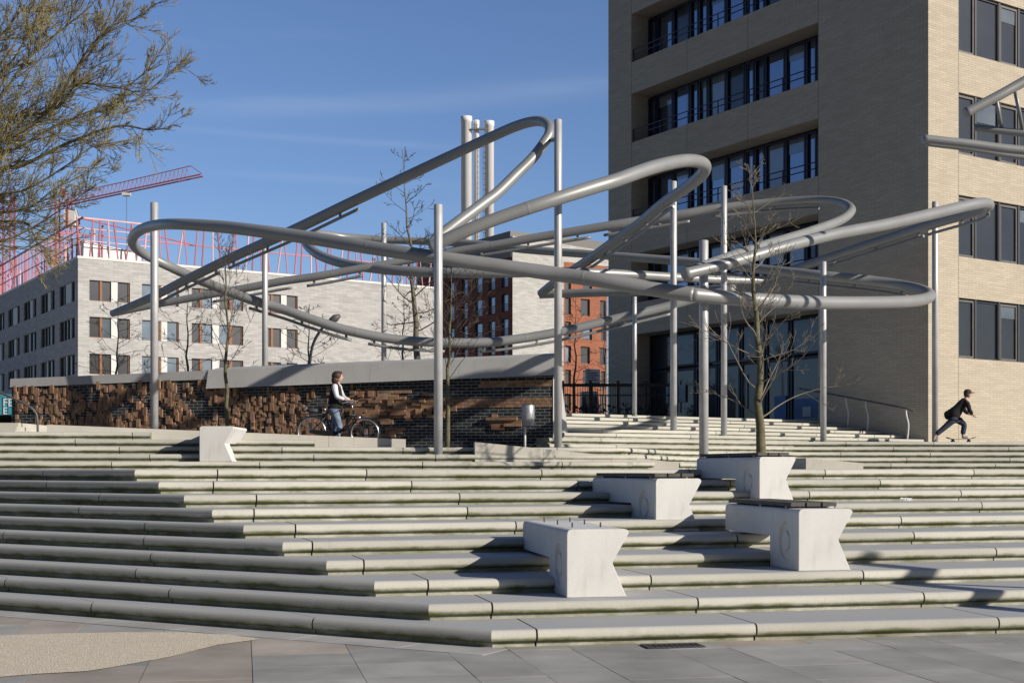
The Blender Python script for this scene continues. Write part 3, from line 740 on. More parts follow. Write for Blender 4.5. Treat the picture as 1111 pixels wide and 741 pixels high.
# ---- brick relief wall behind the cyclist
WL = Vector((-14.6, 38.2)); WR = Vector((1.07, 34.0)); WLEN = (WR-WL).length
WA = math.atan2((WR-WL).y, (WR-WL).x)
BW = empty('brick_wall', (WL.x, WL.y, 2.0), WA); tag(BW, 'long dark brick wall covered in projecting brown brick relief under a concrete coping', 'wall')
ztop = lambda s: 2.236+(.31)*s/WLEN-.0
S1 = 6.36
mb = MB(); mb.hexa([(0,0,0),(WLEN,0,0),(WLEN,.5,0),(0,.5,0),(0,0,ztop(0)-.26),(WLEN,0,ztop(WLEN)-.26),(WLEN,.5,ztop(WLEN)-.26),(0,.5,ztop(0)-.26)])
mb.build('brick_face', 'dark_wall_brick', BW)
xs = [-.03, S1-.004]
mb = MB(); a, b = xs; mb.hexa([(a,-.05,ztop(a)-.25),(b,-.05,ztop(b)-.25),(b,.56,ztop(b)-.25),(a,.56,ztop(a)-.25),(a,-.03,ztop(a)),(b,-.03,ztop(b)),(b,.56,ztop(b)+.02),(a,.56,ztop(a)+.02)]); mb.build('coping', 'coping_concrete', BW)
for a, b in ((S1,8.6),(8.606,11.2),(11.206,13.7),(13.706,WLEN+.06)):
    mb = MB(); mb.hexa([(a,-.20,ztop(a)-.52),(b,-.20,ztop(b)-.52),(b,.6,ztop(b)-.25),(a,.6,ztop(a)-.25),(a,-.05,ztop(a)+.0),(b,-.05,ztop(b)+.0),(b,.6,ztop(b)+.12),(a,.6,ztop(a)+.12)]); mb.build('coping', 'coping_concrete', BW)
mb = MB(); mb.hexa([(WLEN+.002,-.02,0),(WLEN+.34,.06,0),(WLEN+.34,.55,0),(WLEN+.002,.55,0),(WLEN+.002,-.02,ztop(WLEN)-.53),(WLEN+.08,.06,ztop(WLEN)-.53),(WLEN+.08,.55,ztop(WLEN)-.53),(WLEN+.002,.55,ztop(WLEN)-.53)]); mb.build('end_slab', 'coping_concrete', BW)
r4 = random.Random(77); mb = MB()
def bcol():
    b = r4.uniform(.72,1.25); return (b*r4.uniform(.95,1.1), b, b*r4.uniform(.85,1.05))
s = .1
def dens(s, z):
    return noise.noise(Vector((s*.62, z*1.1, 7.7)))+.55*noise.noise(Vector((s*1.7, z*2.4, 2.2)))
cell = .125
used = set()
for iz in range(0, 22):
    z = .12+iz*.0833
    s = .08+r4.random()*.1
    while s < 11.2:
        up = .21-(.2 if z < .28 else 0)-max(0, s-9.6)*.14
        if z < ztop(s)-(.42 if s < 6.3 else .68) and .75*dens(s*1.7, z*1.9)+up > r4.uniform(-.12,.30):
            ww = r4.choice((.07,.09,.115,.115)); hh = r4.choice((.11,.16,.24,.24)); d = r4.choice((.012,.022,.035,.05,.075))
            mb.box(s, s+ww, -d, .02, z, z+hh, 0, bcol())
            if r4.random() < .35: mb.box(s+ww+.004, s+ww+.08, -d*.6-.01, .02, z-.05, z+hh-.06, 0, bcol())
        s += r4.uniform(.12,.26)
for iz in range(5, 20):
    z = iz*.0833+.05; s = 10.6
    while s < 15.0:
        env = .30-abs(z-1.25)*.45-(.10 if s > 14 else 0)
        if z < ztop(s)-.66 and dens(s*.8+40, z*1.3)+env > r4.uniform(.10,.32):
            ww = r4.choice((.16,.24,.36,.48)); d = r4.choice((.03,.05,.08,.11)); mb.box(s, s+ww, -d, .02, z, z+r4.choice((.08,.08,.16)), 0, bcol()); s += ww*.6
        s += r4.uniform(.1,.2)
def band_(s0, s1, z0, n):
    for i in range(n):
        s = s0+(.06 if i % 2 else 0)
        while s < s1:
            e = min(s1, s+.115); mb.box(s, e-.006, -.012-.004*r4.random(), .02, z0+i*.0833, z0+i*.0833+.077, 0, bcol()); s = e+.001
band_(14.2, WLEN-.02, 1.76, 2); band_(11.0, WLEN-.02, 1.22, 3)
rb = mb.build('relief_bricks', 'relief_brick', BW, tint=True)
# bin and left handrail
tb_ = at(569.5, 474, 33.4); BIN = empty('litter_bin', (tb_.x, tb_.y-.1, 2.08)); tag(BIN, 'silver cylindrical litter bin on a thin post before the dark brick wall', 'litter bin')
mb = MB(); mb.tube([(-.0,0,0),(0,0,.64)], .03, 8); mb.build('post', 'white_panel', BIN)
mb = MB(); mb.tube([(.08,0,.62),(.08,0,.63),(.08,0,1.13),(.08,0,1.14)], [.15,.165,.165,.16], 20); mb.build('drum', 'bin_steel', BIN)
mb = MB(); mb.tube([(.08,0,1.142),(.08,0,1.155)], [.168,.165], 20); mb.build('lid', 'bin_steel', BIN)
LR = empty('handrail', (-11.3, 31, 2.4)); tag(LR, 'curved grey tube handrail at the far left end of the brick wall', 'handrail')
for k, dy in enumerate((0,)):
    q = [at(41,471,31+dy), at(40.5,455,31+dy), at(38,447,31+dy), at(30,440,31+dy), at(5,428,31.2+dy), at(-60,400,31.6+dy)]
    mb = MB(); mb.tube([p-Vector(LR.location) for p in spline(q if k == 0 else [p+Vector((-.75,0,.12)) for p in q], 6)], .028, 10); mb.build('rail', 'window_grey_frame', LR)
SL = empty('side_steps', (0,0,0)); tag(SL, kind='structure')
for i in range(3):
    x1 = at(21.5-4.6*i, 466, 30.6).x
    mb = MB(); mb.box(-24, x1, 30.3+.36*i, 34, 2.38, 2.4+.10*(i+1), 0); mb.build('step', 'ramp_concrete', SL)

# ---- grey office building far left, with steel on its roof
GB = empty('grey_building', (-38.8,117,0), AX); tag(GB, 'long pale grey brick building with wood framed windows, pink steel on its roof', 'building')
gx = lambda px: (117*((px-HX)/F)+38.8)/(.8368-.5476*((px-HX)/F))
RT = 20.45; GL = 37.1
rows = [16.75-3.3*i for i in range(5)]
grp = [(97,141,(('g',.26),('w',.06),('g',.22),('p',.16),('g',.30))),(154,194,(('b',.48),('w',.05),('p',.16),('b',.31))),(208,264,(('g',.16),('w',.05),('b',.19),('p',.14),('g',.19),('w',.06),('g',.21))),(285,323,(('g',.24),('w',.07),('g',.22),('p',.16),('g',.31)))]
hb = [(gx(a), gx(b), z, z+1.85) for a, b, _ in grp for z in rows]
ha = [(1.1+7.1*k, 1.1+7.1*k+5.3, z, z+1.85) for k in range(8) for z in rows]
mb = MB(); facade(mb, 'x', GL, 0, RT, hb, .35); facade(mb, 'y', 60, 0, RT, ha, .35)
mb.poly([(0,0,RT),(GL,0,RT),(GL,60,RT),(0,60,RT)]); mb.poly([(GL,0,0),(GL,60,0),(GL,60,RT),(GL,0,RT)]); mb.build('wall', 'grey_brick', GB)
mb = MB(); mb.box(.38, GL-.1, .38, 59.9, 0, RT-.1); mb.build('interior', 'dark_room', GB)
mb = MB(); mb.box(-.06, GL, -.06, .4, RT+.002, RT+.22); mb.box(-.06,.4,.402,60,RT+.002,RT+.22); mb.build('roof_edge', 'white_panel', GB)
r5 = random.Random(8)
for (pa, pb, comp), _ in [(g_, 0) for g_ in grp]:
    a, b = gx(pa), gx(pb)
    for z in rows[:4]:
        W_ = empty('window'); W_.parent = GB; x = a
        for ch, fr in comp:
            e_ = x+fr*(b-a)
            mb = MB()
            if ch in 'gb': mb.box(x+.03, e_-.03, .24, .30, z+.05, z+1.8); mb.build('pane', 'dim_glass' if ch == 'g' and r5.random() > .1 else 'blue_glass', W_)
            elif ch == 'w': mb.box(x, e_, .12, .30, z+.02, z+1.84); mb.build('mullion', 'wood_frame', W_)
            else: mb.box(x, e_, .08, .30, z+.02, z+1.84); mb.build('panel', 'white_panel', W_)
            x = e_
        mb = MB(); mb.box(a,b,.2,.34,z+.002,z+.06); mb.box(a,b,.2,.34,z+1.79,z+1.848); mb.box(b-.12,b,.15,.32,z+.06,z+1.79); mb.build('frame', 'wood_frame', W_)
for k in range(8):
    for z in rows[:4]:
        a = 1.1+7.1*k; W_ = empty('window'); W_.parent = GB
        mb = MB(); mb.box(.24,.30,a,a+5.3,z,z+1.85); mb.build('pane', 'dim_glass', W_)
        for q in (.0,1.25,2.7,3.9,5.18):
            mb = MB(); mb.box(.12,.24,a+q,a+q+.12,z,z+1.85); mb.build('mullion', 'window_grey_frame', W_)
        mb = MB(); mb.box(.10,.235,a+r5.choice((1.5,2.9)),a+r5.choice((1.9,3.4)),z+.02,z+1.83); mb.build('panel', 'white_panel', W_)
SF = empty('roof_steel_frame', (-38.8,117,RT+.24), AX); tag(SF, 'pink and red steel posts and beams standing on the grey building roof', 'steel frame')
r6 = random.Random(21)
def bar(a, b, th, mat, par, name):
    mb = MB(); mb.tube([a, b], th, 4, smooth=False); mb.build(name, mat, par)
H_ = 3.5
x = .35; j = 0
while x < GL:
    ln = (.28,-.2,0,.05,.34,-.25)[j % 6]+r6.uniform(-.05,.05); pk = 'pink_light_steel' if j % 4 in (3,) else 'pink_steel'
    bar((x,.5+(j % 3)*.25,0), (x-ln*1.4,.5,H_), 0.085 if j % 3 else .065, pk, SF, 'post'); x += .82+r6.uniform(-.08,.12); j += 1
y = 1.2; j = 0
while y < 56:
    ln = (.25,-.2,0,.1)[j % 4]
    bar((.5,y,0), (.5,y+ln,H_), .085, 'pink_steel', SF, 'post')
    if j % 2 == 0: bar((2.6,y+.4,0), (2.6,y+.3,H_-.3), .10, 'pink_light_steel' if j % 4 else 'pink_steel', SF, 'post')
    y += 1.15+r6.uniform(-.2,.35); j += 1
for z_, m_ in ((H_,'pink_light_steel'),): bar((0,.5,z_),(GL,.5,z_),.10,m_,SF,'beam'); bar((.5,0,z_),(.5,57,z_),.10,'pink_steel',SF,'beam')
for z_ in (1.5,2.6): bar((0,.62,z_),(7.5,.62,z_),.05,'pink_light_steel',SF,'beam'); bar((.62,0,z_),(.62,57,z_),.05,'pink_light_steel',SF,'beam')
bar((0,9,H_),(GL,9,H_),.09,'pink_steel',SF,'beam'); bar((0,.5,H_),(14,9,H_),.07,'pink_steel',SF,'beam')
RBX = empty('roof_cabin', (-38.8,117,RT+.24), AX); tag(RBX, 'low white site hut on the roof corner behind the pink steel', 'site hut')
mb = MB(); mb.hexa([(.9,1.6,0),(6.2,1.6,0),(6.2,4,0),(.9,4,0),(.9,1.6,1.5),(6.2,1.6,.9),(6.2,4,.9),(.9,4,1.5)]); mb.build('hut_body', 'white_paint', RBX)
mb = MB(); mb.hexa([(.8,1.5,1.503),(6.3,1.5,.903),(6.3,4.1,.903),(.8,4.1,1.503),(.8,1.5,1.6),(6.3,1.5,1.0),(6.3,4.1,1.0),(.8,4.1,1.6)]); mb.build('hut_roof', 'white_panel', RBX)

def lattice(mb, a, b, w_, step, th=.07):
    a, b = Vector(a), Vector(b); d = (b-a); L = d.length; d /= L
    u_ = d.cross(Vector((0,1,0))).normalized(); v_ = d.cross(u_).normalized()
    cs = [u_*w_*.5*i+v_*w_*.5*j for i, j in ((1,1),(1,-1),(-1,-1),(-1,1))]
    for c in cs: mb.tube([a+c, b+c], th, 4, smooth=False)
    t, k = 0, 0
    while t+step <= L+.01:
        for q in range(4):
            p0, p1 = (cs[q], cs[(q+1) % 4]) if k % 2 else (cs[(q+1) % 4], cs[q])
            mb.tube([a+d*t+p0, a+d*(t+step)+p1], th*.6, 3, caps=False, smooth=False)
        t += step; k += 1
CR = empty('tower_crane', at(69,480,178)); tag(CR, 'red lattice tower crane with its jib pointing right, behind the pink roof steel', 'crane')
oc = CR.location
mb = MB(); lattice(mb, at(69,420,178)-oc, at(69,214,178)-oc, 1.7, 1.7, .12); mb.build('mast', 'crane_red', CR)
mb = MB()
ja, jb = at(52,226,178)-oc, at(219,190.5,172)-oc
d = jb-ja; n_ = 30
up = Vector((0,0,1.35))
for s_ in (-.6,.6): mb.tube([ja+Vector((0,s_,0)), jb+Vector((0,s_,0))], .11, 4, smooth=False)
tp = [ja+d*t+up*(1 if t < .93 else (1-t)/.07+.15) for t in (.12,.5,.93,1)]
mb.tube(tp, .07, 4, smooth=False)
for k in range(n_):
    t0, t1 = .12+.8*k/n_, .12+.8*(k+.5)/n_
    mb.tube([ja+d*t0, ja+d*t1+up], .035, 3, caps=False, smooth=False); mb.tube([ja+d*t1+up, ja+d*(2*t1-t0)], .035, 3, caps=False, smooth=False)
mb.build('jib', 'crane_red', CR)
mb = MB(); mb.tube([at(69,214,178)-oc, at(69,205,178)-oc], .35, 4, smooth=False); mb.build('mast_head', 'crane_red', CR)
mb = MB(); p = ja+d*.52; mb.box(p.x-.5,p.x+.5,p.y-.5,p.y+.5,p.z-.6,p.z-.2); mb.build('trolley', 'white_panel', CR)
mb = MB(); mb.tube([p-Vector((0,0,.6)), p-Vector((0,0,9.5))], .03, 4); mb.build('hoist_rope', 'iron_grey', CR)
mb = MB(); q = at(76,236,178)-oc; mb.box(q.x-.6,q.x+.9,q.y-.8,q.y+.8,q.z-1.2,q.z+1.0); mb.build('cab', 'white_panel', CR)
HM = empty('hoist_mast', at(7,480,175)); tag(HM, 'second pink lattice mast at the far left edge seen through the twigs', 'crane mast')
mb = MB(); lattice(mb, at(7,420,175)-HM.location, at(7,206,175)-HM.location, 1.6, 1.6, .13); mb.build('mast', 'pink_steel', HM)

# ---- apartment block in the middle: brown shaded side, pale end and red front
MBD = empty('apartment_block', (.07,160,0), AX); tag(MBD, 'brick apartment block, brown shaded side, pale blank end and orange red front with tall windows', 'building')
RZT = 29.6; rr_ = [2.9+3.02*i for i in range(9)]
colsA = [(1.0,2.5),(4.0,5.5),(7.0,8.8),(10.6,12.0),(14.0,15.4)]
hA = [(a, b, z, z+2.2) for a, b in colsA for z in rr_[:8]]
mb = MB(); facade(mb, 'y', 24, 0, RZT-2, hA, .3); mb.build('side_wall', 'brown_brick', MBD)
mb = MB(); mb.box(.0,14.9,.0+.5,24,RZT-1.99,RZT+1.2); mb.build('attic', 'window_grey_frame', MBD)
gm = lambda px: (160*((px-HX)/F)-.07)/(.8368-.5476*((px-HX)/F))
P0, P1 = gm(611.5), gm(658.5)
mb = MB(); mb.poly([(0,0,0),(P0,0,0),(P0,0,RZT-2.0),(0,0,RZT-2.0)]); mb.hexa([(0,-.02,RZT-1.995),(P1+.6,-.02,RZT-1.995),(P1+.6,.495,RZT-1.995),(0,.495,RZT-1.995),(0,-.02,RZT+.5),(P1+.6,-.02,RZT-.1),(P1+.6,.495,RZT-.1),(0,.495,RZT+.5)]); mb.build('pale_wall', 'pale_brick', MBD)
cB = []
for i, z in enumerate(rr_[:8]):
    sh = .35 if i % 2 else 0
    for a, b in ((gm(612.5)+.1, gm(619.5)),(gm(630)+sh, gm(641)+sh-.15),(gm(651)+sh*.5, gm(657.6))): cB.append((a-P0, b-P0, z, z+2.15))
mb = MB()
sub = MB(); facade(sub, 'x', P1-P0, 0, RZT-2.0, cB, .35)
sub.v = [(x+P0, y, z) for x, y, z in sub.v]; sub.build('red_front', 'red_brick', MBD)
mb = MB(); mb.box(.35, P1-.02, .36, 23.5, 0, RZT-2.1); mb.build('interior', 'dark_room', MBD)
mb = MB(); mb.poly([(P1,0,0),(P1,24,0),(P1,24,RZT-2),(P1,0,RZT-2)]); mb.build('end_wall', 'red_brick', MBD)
for a, b, z, z1 in cB: window(MBD, 'x', a+P0, b+P0, z, z1, .33, 'dark_metal', 'dim_glass' if r5.random() > .12 else 'blue_glass', fw=.16)
for a, b in colsA:
    for z in rr_[2:8]:
        wn = window(MBD, 'y', a, b, z, z+2.2, .28, 'dark_metal', 'blue_glass', fw=.14)
        mb = MB()
        for q in range(3): mb.box(.0,.04,a,b,z+.3+q*.3,z+.36+q*.3)
        mb.build('balcony_rail', 'dark_metal', wn)
# flue stacks
FS = empty('flue_stacks', at(515,300,220)); tag(FS, 'three tall silver flue pipes joined by a catwalk, rising behind the tubes', 'chimney'); of = FS.location
for px, dpx, top in ((506,11.6,127),(516.8,6.2,131),(530.7,10.4,132)):
    mb = MB(); a, b = at(px,330,220)-of, at(px,top,220)-of; r_ = dpx/2*220/F
    mb.tube([a, b-Vector((0,0,.9)), b-Vector((0,0,.85)), b], [r_,r_,r_*1.08,r_*1.08], 20); mb.build('flue', 'flue_steel', FS)
mb = MB(); a, b = at(511,138,219.4)-of, at(527,138,219.4)-of; mb.box(a.x,b.x,a.y-.4,a.y+.2,a.z-.5,a.z-.25)
for q in range(3): mb.box(a.x+q*.9,a.x+q*.9+.07,a.y-.4,a.y-.33,a.z-.25,a.z+.9)
mb.build('catwalk', 'thin_steel', FS)
mb = MB(); a, b = at(525.6,265,219)-of, at(525.6,150,219)-of
for s_ in (-.22,.22): mb.tube([a+Vector((s_,0,0)), b+Vector((s_,0,0))], .05, 4)
k = 0
while a.z+k*.9 < b.z: mb.box(a.x-.22,a.x+.22,a.y-.03,a.y+.03,a.z+k*.9,a.z+k*.9+.08); k += 1
mb.build('ladder', 'iron_grey', FS)

# ---- fence, notice board, van, container, lorry
fz = 3.26
FN = empty('iron_fence', (1.9,52,fz)); tag(FN, 'black iron fence over a dark hedge between brick wall and tower', 'fence')
mb = MB(); mb.box(0,4.6,-.03,.03,1.62,1.74); mb.box(0,4.6,-.02,.02,1.25,1.30); mb.box(0,4.6,-.02,.02,.1,.16); mb.build('rail', 'black_paint', FN)
for k in range(5):
    mb = MB(); mb.box(k*1.1+.05,k*1.1+.17,-.06,.06,0,1.85); mb.build('post', 'black_paint', FN)
mb = MB()
for k in range(46): mb.box(k*.1,k*.1+.02,-.012,.012,.1,1.62)
mb.build('bars', 'black_paint', FN)
mb = MB(); r7 = random.Random(3)
for k in range(900):
    x, y, z = r7.uniform(0,4.6), r7.uniform(.3,1.0), r7.uniform(0,.95); s_ = r7.uniform(.06,.13)
    v = [Vector((r7.uniform(-1,1), r7.uniform(-1,1), r7.uniform(-1,1)))*s_ for _ in range(3)]; mb.poly([Vector((x,y,z))+q for q in v])
HG = mb.build('hedge', 'hedge_green'); HG.location = (1.9,52,fz); tag(HG, 'low dark hedge strip behind the black iron fence', 'hedge')
NB = empty('notice_board', at(642.5,437,56)); tag(NB, 'white notice board with a green foot strip above the iron fence', 'sign'); ob_ = NB.location
a, b = at(635,419,56)-ob_, at(651,400.5,56)-ob_
mb = MB(); mb.hexa([(a.x,-.02,a.z),(b.x,-.02,a.z-.04),(b.x,.02,a.z-.04),(a.x,.02,a.z),(a.x,-.02,b.z+.02),(b.x,-.02,b.z-.02),(b.x,.02,b.z-.02),(a.x,.02,b.z+.02)]); mb.build('panel', 'white_paint', NB)
mb = MB(); h_ = b.z-a.z; mb.box(a.x+.01,b.x-.01,-.028,-.022,a.z+.01,a.z+h_*.2); mb.build('green_strip', 'green_paint', NB)
mb = MB()
for k, (f0, f1) in enumerate(((.1,.35),(.08,.8),(.12,.9),(.1,.7),(.15,.85))): mb.box(a.x+.62*f0,a.x+.62*f1,-.027,-.021,b.z-.09-k*.10,b.z-.055-k*.10)
mb.build('text_lines', 'iron_grey', NB)
mb = MB(); mb.box(-.03,.03,.021,.06,fz-ob_.z,b.z-.1); mb.build('post', 'dark_metal', NB)
def van(px0, px1, ptop, pbot, Y, label, name='parked_van', h=1.5):
    a, b = at(px0, pbot, Y), at(px1, ptop, Y); o_ = empty(name, (a.x, Y, fz)); tag(o_, label, 'van')
    L = b.x-a.x; zt_, zb = b.z-fz, .45
    mb = MB(); mb.hexa([(0,0,zb),(L,0,zb),(L,1.9,zb),(0,1.9,zb),(.05,.1,zt_),(L*.82,.1,zt_),(L*.82,1.8,zt_),(.05,1.8,zt_)]); mb.build('body', 'white_paint', o_)
    for f_ in (.08,.34,.6):
        mb = MB(); mb.hexa([(L*f_,-.01,zt_*.55),(L*(f_+.2),-.01,zt_*.55),(L*(f_+.2),.0,zt_*.55),(L*f_,.0,zt_*.55),(L*f_,.075,zt_*.9),(L*(f_+.18),.075,zt_*.9),(L*(f_+.18),.085,zt_*.9),(L*f_,.085,zt_*.9)]); mb.build('side_window', 'dim_glass', o_)
    for f_ in (.2,.8):
        mb = MB(); mb.tube([(L*f_,-.03,.34),(L*f_,.2,.34)], .34, 16); mb.build('wheel', 'rubber', o_)
    return o_
van(630,653,424.5,444,75,'white parked van glimpsed through the black iron fence')
van(299,324,394.5,430,60,'white van roof just showing above the brick wall coping')
TC = empty('site_container', at(14,462,48)); tag(TC, 'teal site container with white lettering past the left end of the wall', 'container'); oc2 = TC.location
a, b = at(-60,462,48)-oc2, at(14.5,427.5,48)-oc2
mb = MB(); mb.box(a.x,b.x,0,2.2,0-.3,b.z); mb.build('container_body', 'teal_paint', TC)
mb = MB()
for k in range(14): mb.box(a.x+.1+k*.185,a.x+.18+k*.185,-.02,-.003,-.25,b.z-.1)
mb.build('ribs', 'teal_paint', TC)
def letters(txt, loc, size, mat, parent):
    cu = bpy.data.curves.new('lettering', 'FONT'); cu.body = txt; cu.size = size; cu.extrude = .004; cu.materials.append(MATS[mat])
    o_ = bpy.data.objects.new('lettering', cu); COL.objects.link(o_); dgr = bpy.context.evaluated_depsgraph_get(); me = bpy.data.meshes.new_from_object(o_.evaluated_get(dgr)); bpy.data.objects.remove(o_)
    o_ = bpy.data.objects.new('lettering', me); COL.objects.link(o_); o_.location = loc; o_.rotation_euler = (R(90),0,0); o_.parent = parent
q = at(3.2,445.5,48)-oc2
letters('FE', (q.x, -.03, q.z+.16), .40, 'white_paint', TC); letters('E', (q.x, -.03, q.z-.13), .36, 'white_paint', TC)

# ------------------------------------------------------------------ bare trees
def grow(mb, rg, p, d, L, r, depth, par, tw=None):
    """a tapering wavy shoot with side shoots; par: dict of habits"""
    n = max(3, int(L/par['seg'])); path = [p.copy()]; rad = [r]; dd = d.normalized()
    for i in range(n):
        dd = (dd+Vector((rg.uniform(-1,1), rg.uniform(-1,1), rg.uniform(-1,1)))*par['wob']+Vector((0,0,par['up']))*(1.0/n)).normalized()
        path.append(path[-1]+dd*(L/n)); rad.append(max(r*(1-.85*(i+1)/n), par['rmin']))
    (mb if depth > par.get('split', -1) or tw is None else tw).tube(path, rad, 6 if r > .03 else 4 if r > .012 else 3, caps=False)
    if depth <= 0: return
    k = par['kids'][depth-1]
    for j in range(k):
        t = rg.uniform(par['k0'], .97); i = min(int(t*n), n-1); q = path[i].lerp(path[i+1], t*n-i)
        ax = (path[i+1]-path[i]).normalized(); o_ = ax.orthogonal().normalized(); o_.rotate(Matrix.Rotation(rg.uniform(0, 6.283), 3, ax))
        an = R(rg.uniform(*par['ang'])); nd_ = ax*math.cos(an)+o_*math.sin(an)
        grow(mb, rg, q, nd_, L*rg.uniform(*par['lf'])*(1-.5*t), max(rad[i]*.55, par['rmin']), depth-1, par, tw)
def young_tree(base, H, r0, start, spread, nb, label, seed, bark='bark_grey', twig='twig_pale', lean=(0,0), ang=(50,80), up=.5, kids=(3,5), rmin=.006, name='bare_tree', lf=(.3,.55), fork=None, wob=.16):
    rg = random.Random(seed); o_ = empty(name, base); tag(o_, label, 'tree', 'bare trees of the terrace')
    n = 14; path = []; rad = []
    for i in range(n+1):
        t = i/n; path.append(Vector((lean[0]*t+rg.uniform(-1,1)*.018*H*t*(1-t)*2, lean[1]*t+rg.uniform(-1,1)*.018*H*t*(1-t)*2, H*t))); rad.append(max(r0*(1-t)**1.15, rmin*1.5) if fork is None else max(r0*(1-.9*t), rmin*1.5))
    path[0].z = -.03
    mb = MB(); mb.tube(path, rad, 10, caps=True); mb.build('trunk', bark, o_)
    tw = MB(); par = dict(seg=.22, wob=wob, up=up, rmin=rmin, kids=kids, k0=.25, ang=(30,65), lf=lf)
    for b in range(nb):
        t = start+(1-start)*((b+rg.random())/nb)*.97; i = min(int(t*n), n-1); p = path[i].lerp(path[i+1], t*n-i)
        az = b*2.4+rg.uniform(-.5,.5); an = R(rg.uniform(*ang))
        rel = (t-start)/(1-start); L = spread*(1-rel)**.65*rg.uniform(.7,1.1)+.25
        d_ = Vector((math.cos(az)*math.sin(an), math.sin(az)*math.sin(an), math.cos(an)))
        grow(tw, rg, p, d_, L, max(r0*.20*(1-rel*.7), rmin*1.4), len(kids), par)
    tw.build('crown', twig, o_)
    return o_
b_ = at(826,500,25.6); young_tree((b_.x,25.6,1.59), zt(170,25.6)-1.6, .105, .14, 1.7, 36, 'young bare tree with pale crooked side branches beside the planted bench', 5, 'bark_green', 'twig_pale', (-.18,.1), (48,78), .55, (4,5), .0045, wob=.24)
b_ = at(246.5,470,33); young_tree((b_.x,33,2.08), zt(262,33)-2.08, .062, .36, 1.7, 22, 'slim bare sapling against the relief wall, right of the lone upper bench', 11, 'bark_green', 'twig_dark', (-.05,.1), (22,42), .35, (4,5), .0045, fork=1)
b_ = at(485,475,31.2); young_tree((b_.x,31.2,2.08), zt(285,31.2)-2.08, .062, .36, 1.9, 26, 'bare sapling close behind the nearest pole, twigs spreading over the wall', 23, 'bark_green', 'twig_dark', (.1,.1), (28,60), .35, (4,5), .0045, fork=1)
b_ = at(459,440,44); young_tree((b_.x,44,3.2), zt(162,44)-3.2, .15, .32, 2.3, 26, 'tall dark bare tree behind the brick wall, its tip topping the tubes', 31, 'bark_grey', 'twig_dark', (-.7,0), (55,85), .35, (4,4), .008)
for px, Y, top, sp, sd_, lab in ((202,62,300,2.6,41,'dark spreading bare tree between the first two poles, seen above the wall'),(126,66,318,2.4,42,'leftmost low bare tree showing over the wall coping'),(333,56,330,1.8,43,'thin bare tree left of the curved street lamp'),(436,58,318,2.2,44,'small bare tree beside the pole rising in front of the blank grey wall'),(623,72,318,1.6,45,'slender dark tree before the orange red front'),(655,80,322,1.5,46,'thin tree at the right edge of the orange red front')):
    b_ = at(px,440,Y); young_tree((b_.x,Y,3.2), zt(top,Y)-3.2, .11, .3, sp, 22, lab, sd_, 'bark_grey', 'twig_dark', (.1,0), (60,88), .2, (4,3), .009)
# street lamp behind the wall
LP = empty('street_lamp', at(335,440,52)); LP.location.z = 3.25; tag(LP, 'dark street lamp with curved arm above the brick wall', 'street lamp'); ol = LP.location
mb = MB(); mb.tube([Vector((0,0,0))]+[p-ol for p in spline([at(335.5,420,52), at(336,398,52), at(338,380,52), at(342,368,52), at(349,357,52), at(358,349,52)],5)], .055, 8); mb.build('pole', 'dark_metal', LP)
mb = MB(); p, q = at(356,350,52)-ol, at(369,342,52)-ol; mb.tube([p, p.lerp(q,.25), p.lerp(q,.6), q], [.05,.12,.16,.06], 10); mb.build('lamp_head', 'window_grey_frame', LP)

# large willow leaning in at the top left
WLW = empty('willow_tree', (-11.4,19.5,0)); tag(WLW, 'large leaning willow with yellow budding twigs filling the top left corner', 'tree'); ow = WLW.location
rg = random.Random(99); tk = MB(); lb = MB(); tw = MB()
fork = at(-215,215,19.5)-ow
tk.tube(spline([Vector((0,0,-.05)), Vector((.1,.1,1.6)), Vector((.25,0,3.2)), fork],5), [.32-.12*i/15 for i in range(16)], 14)
tk.build('trunk', 'willow_bark', WLW)
LIMB = [[(-60,170,19.6),(0,154,19.5),(51,123,19.4),(78,82,19.3),(103,51,19.2),(118,18,19.2),(132,-20,19.2)],
        [(-60,215,19.2),(0,185,19),(26,179,19),(77,154,18.9),(128,137,18.8),(160,141,18.8),(186,139,18.8)],
        [(-70,120,19.9),(0,79,20),(26,46,20),(49,0,20),(60,-40,20)],
        [(-70,130,20.3),(0,70,20.5),(26,25,20.6),(46,-15,20.6)],
        [(-60,150,19.2),(-5,112,19),(30,64,18.9),(70,30,18.9),(100,5,18.8),(120,-25,18.8)],
        [(-40,170,18.6),(38,133,18.5),(60,105,18.4),(85,91,18.4),(130,95,18.3),(150,85,18.3),(168,66,18.3)],
        [(-60,190,20.5),(10,165,20.6),(55,140,20.7),(105,118,20.7),(150,107,20.7),(185,78,20.7),(202,72,20.7)],
        [(-60,230,18.8),(-10,213,18.6),(30,205,18.5),(75,178,18.4),(100,160,18.4),(140,152,18.4)],
        [(-60,235,20),(-10,232,20),(30,226,20),(60,205,20),(90,190,20),(112,172,20)],
        [(-60,255,19),(-5,262,18.9),(30,250,18.9),(70,225,18.8),(98,205,18.8)],
        [(-40,240,19.6),(5,240,19.6),(30,243,19.6),(40,262,19.6),(52,270,19.6)],
        [(-60,90,18.7),(0,40,18.6),(20,10,18.6),(35,-30,18.6)],
        [(-50,140,18.9),(60,118,18.8),(90,62,18.7),(122,28,18.7),(150,20,18.7),(168,4,18.7)],
        [(-30,60,19.3),(20,30,19.3),(60,-10,19.3)]]
par = dict(seg=.17, wob=.13, up=.28, rmin=.0033, kids=(6,7), k0=.10, ang=(14,46), lf=(.40,.70), split=0)
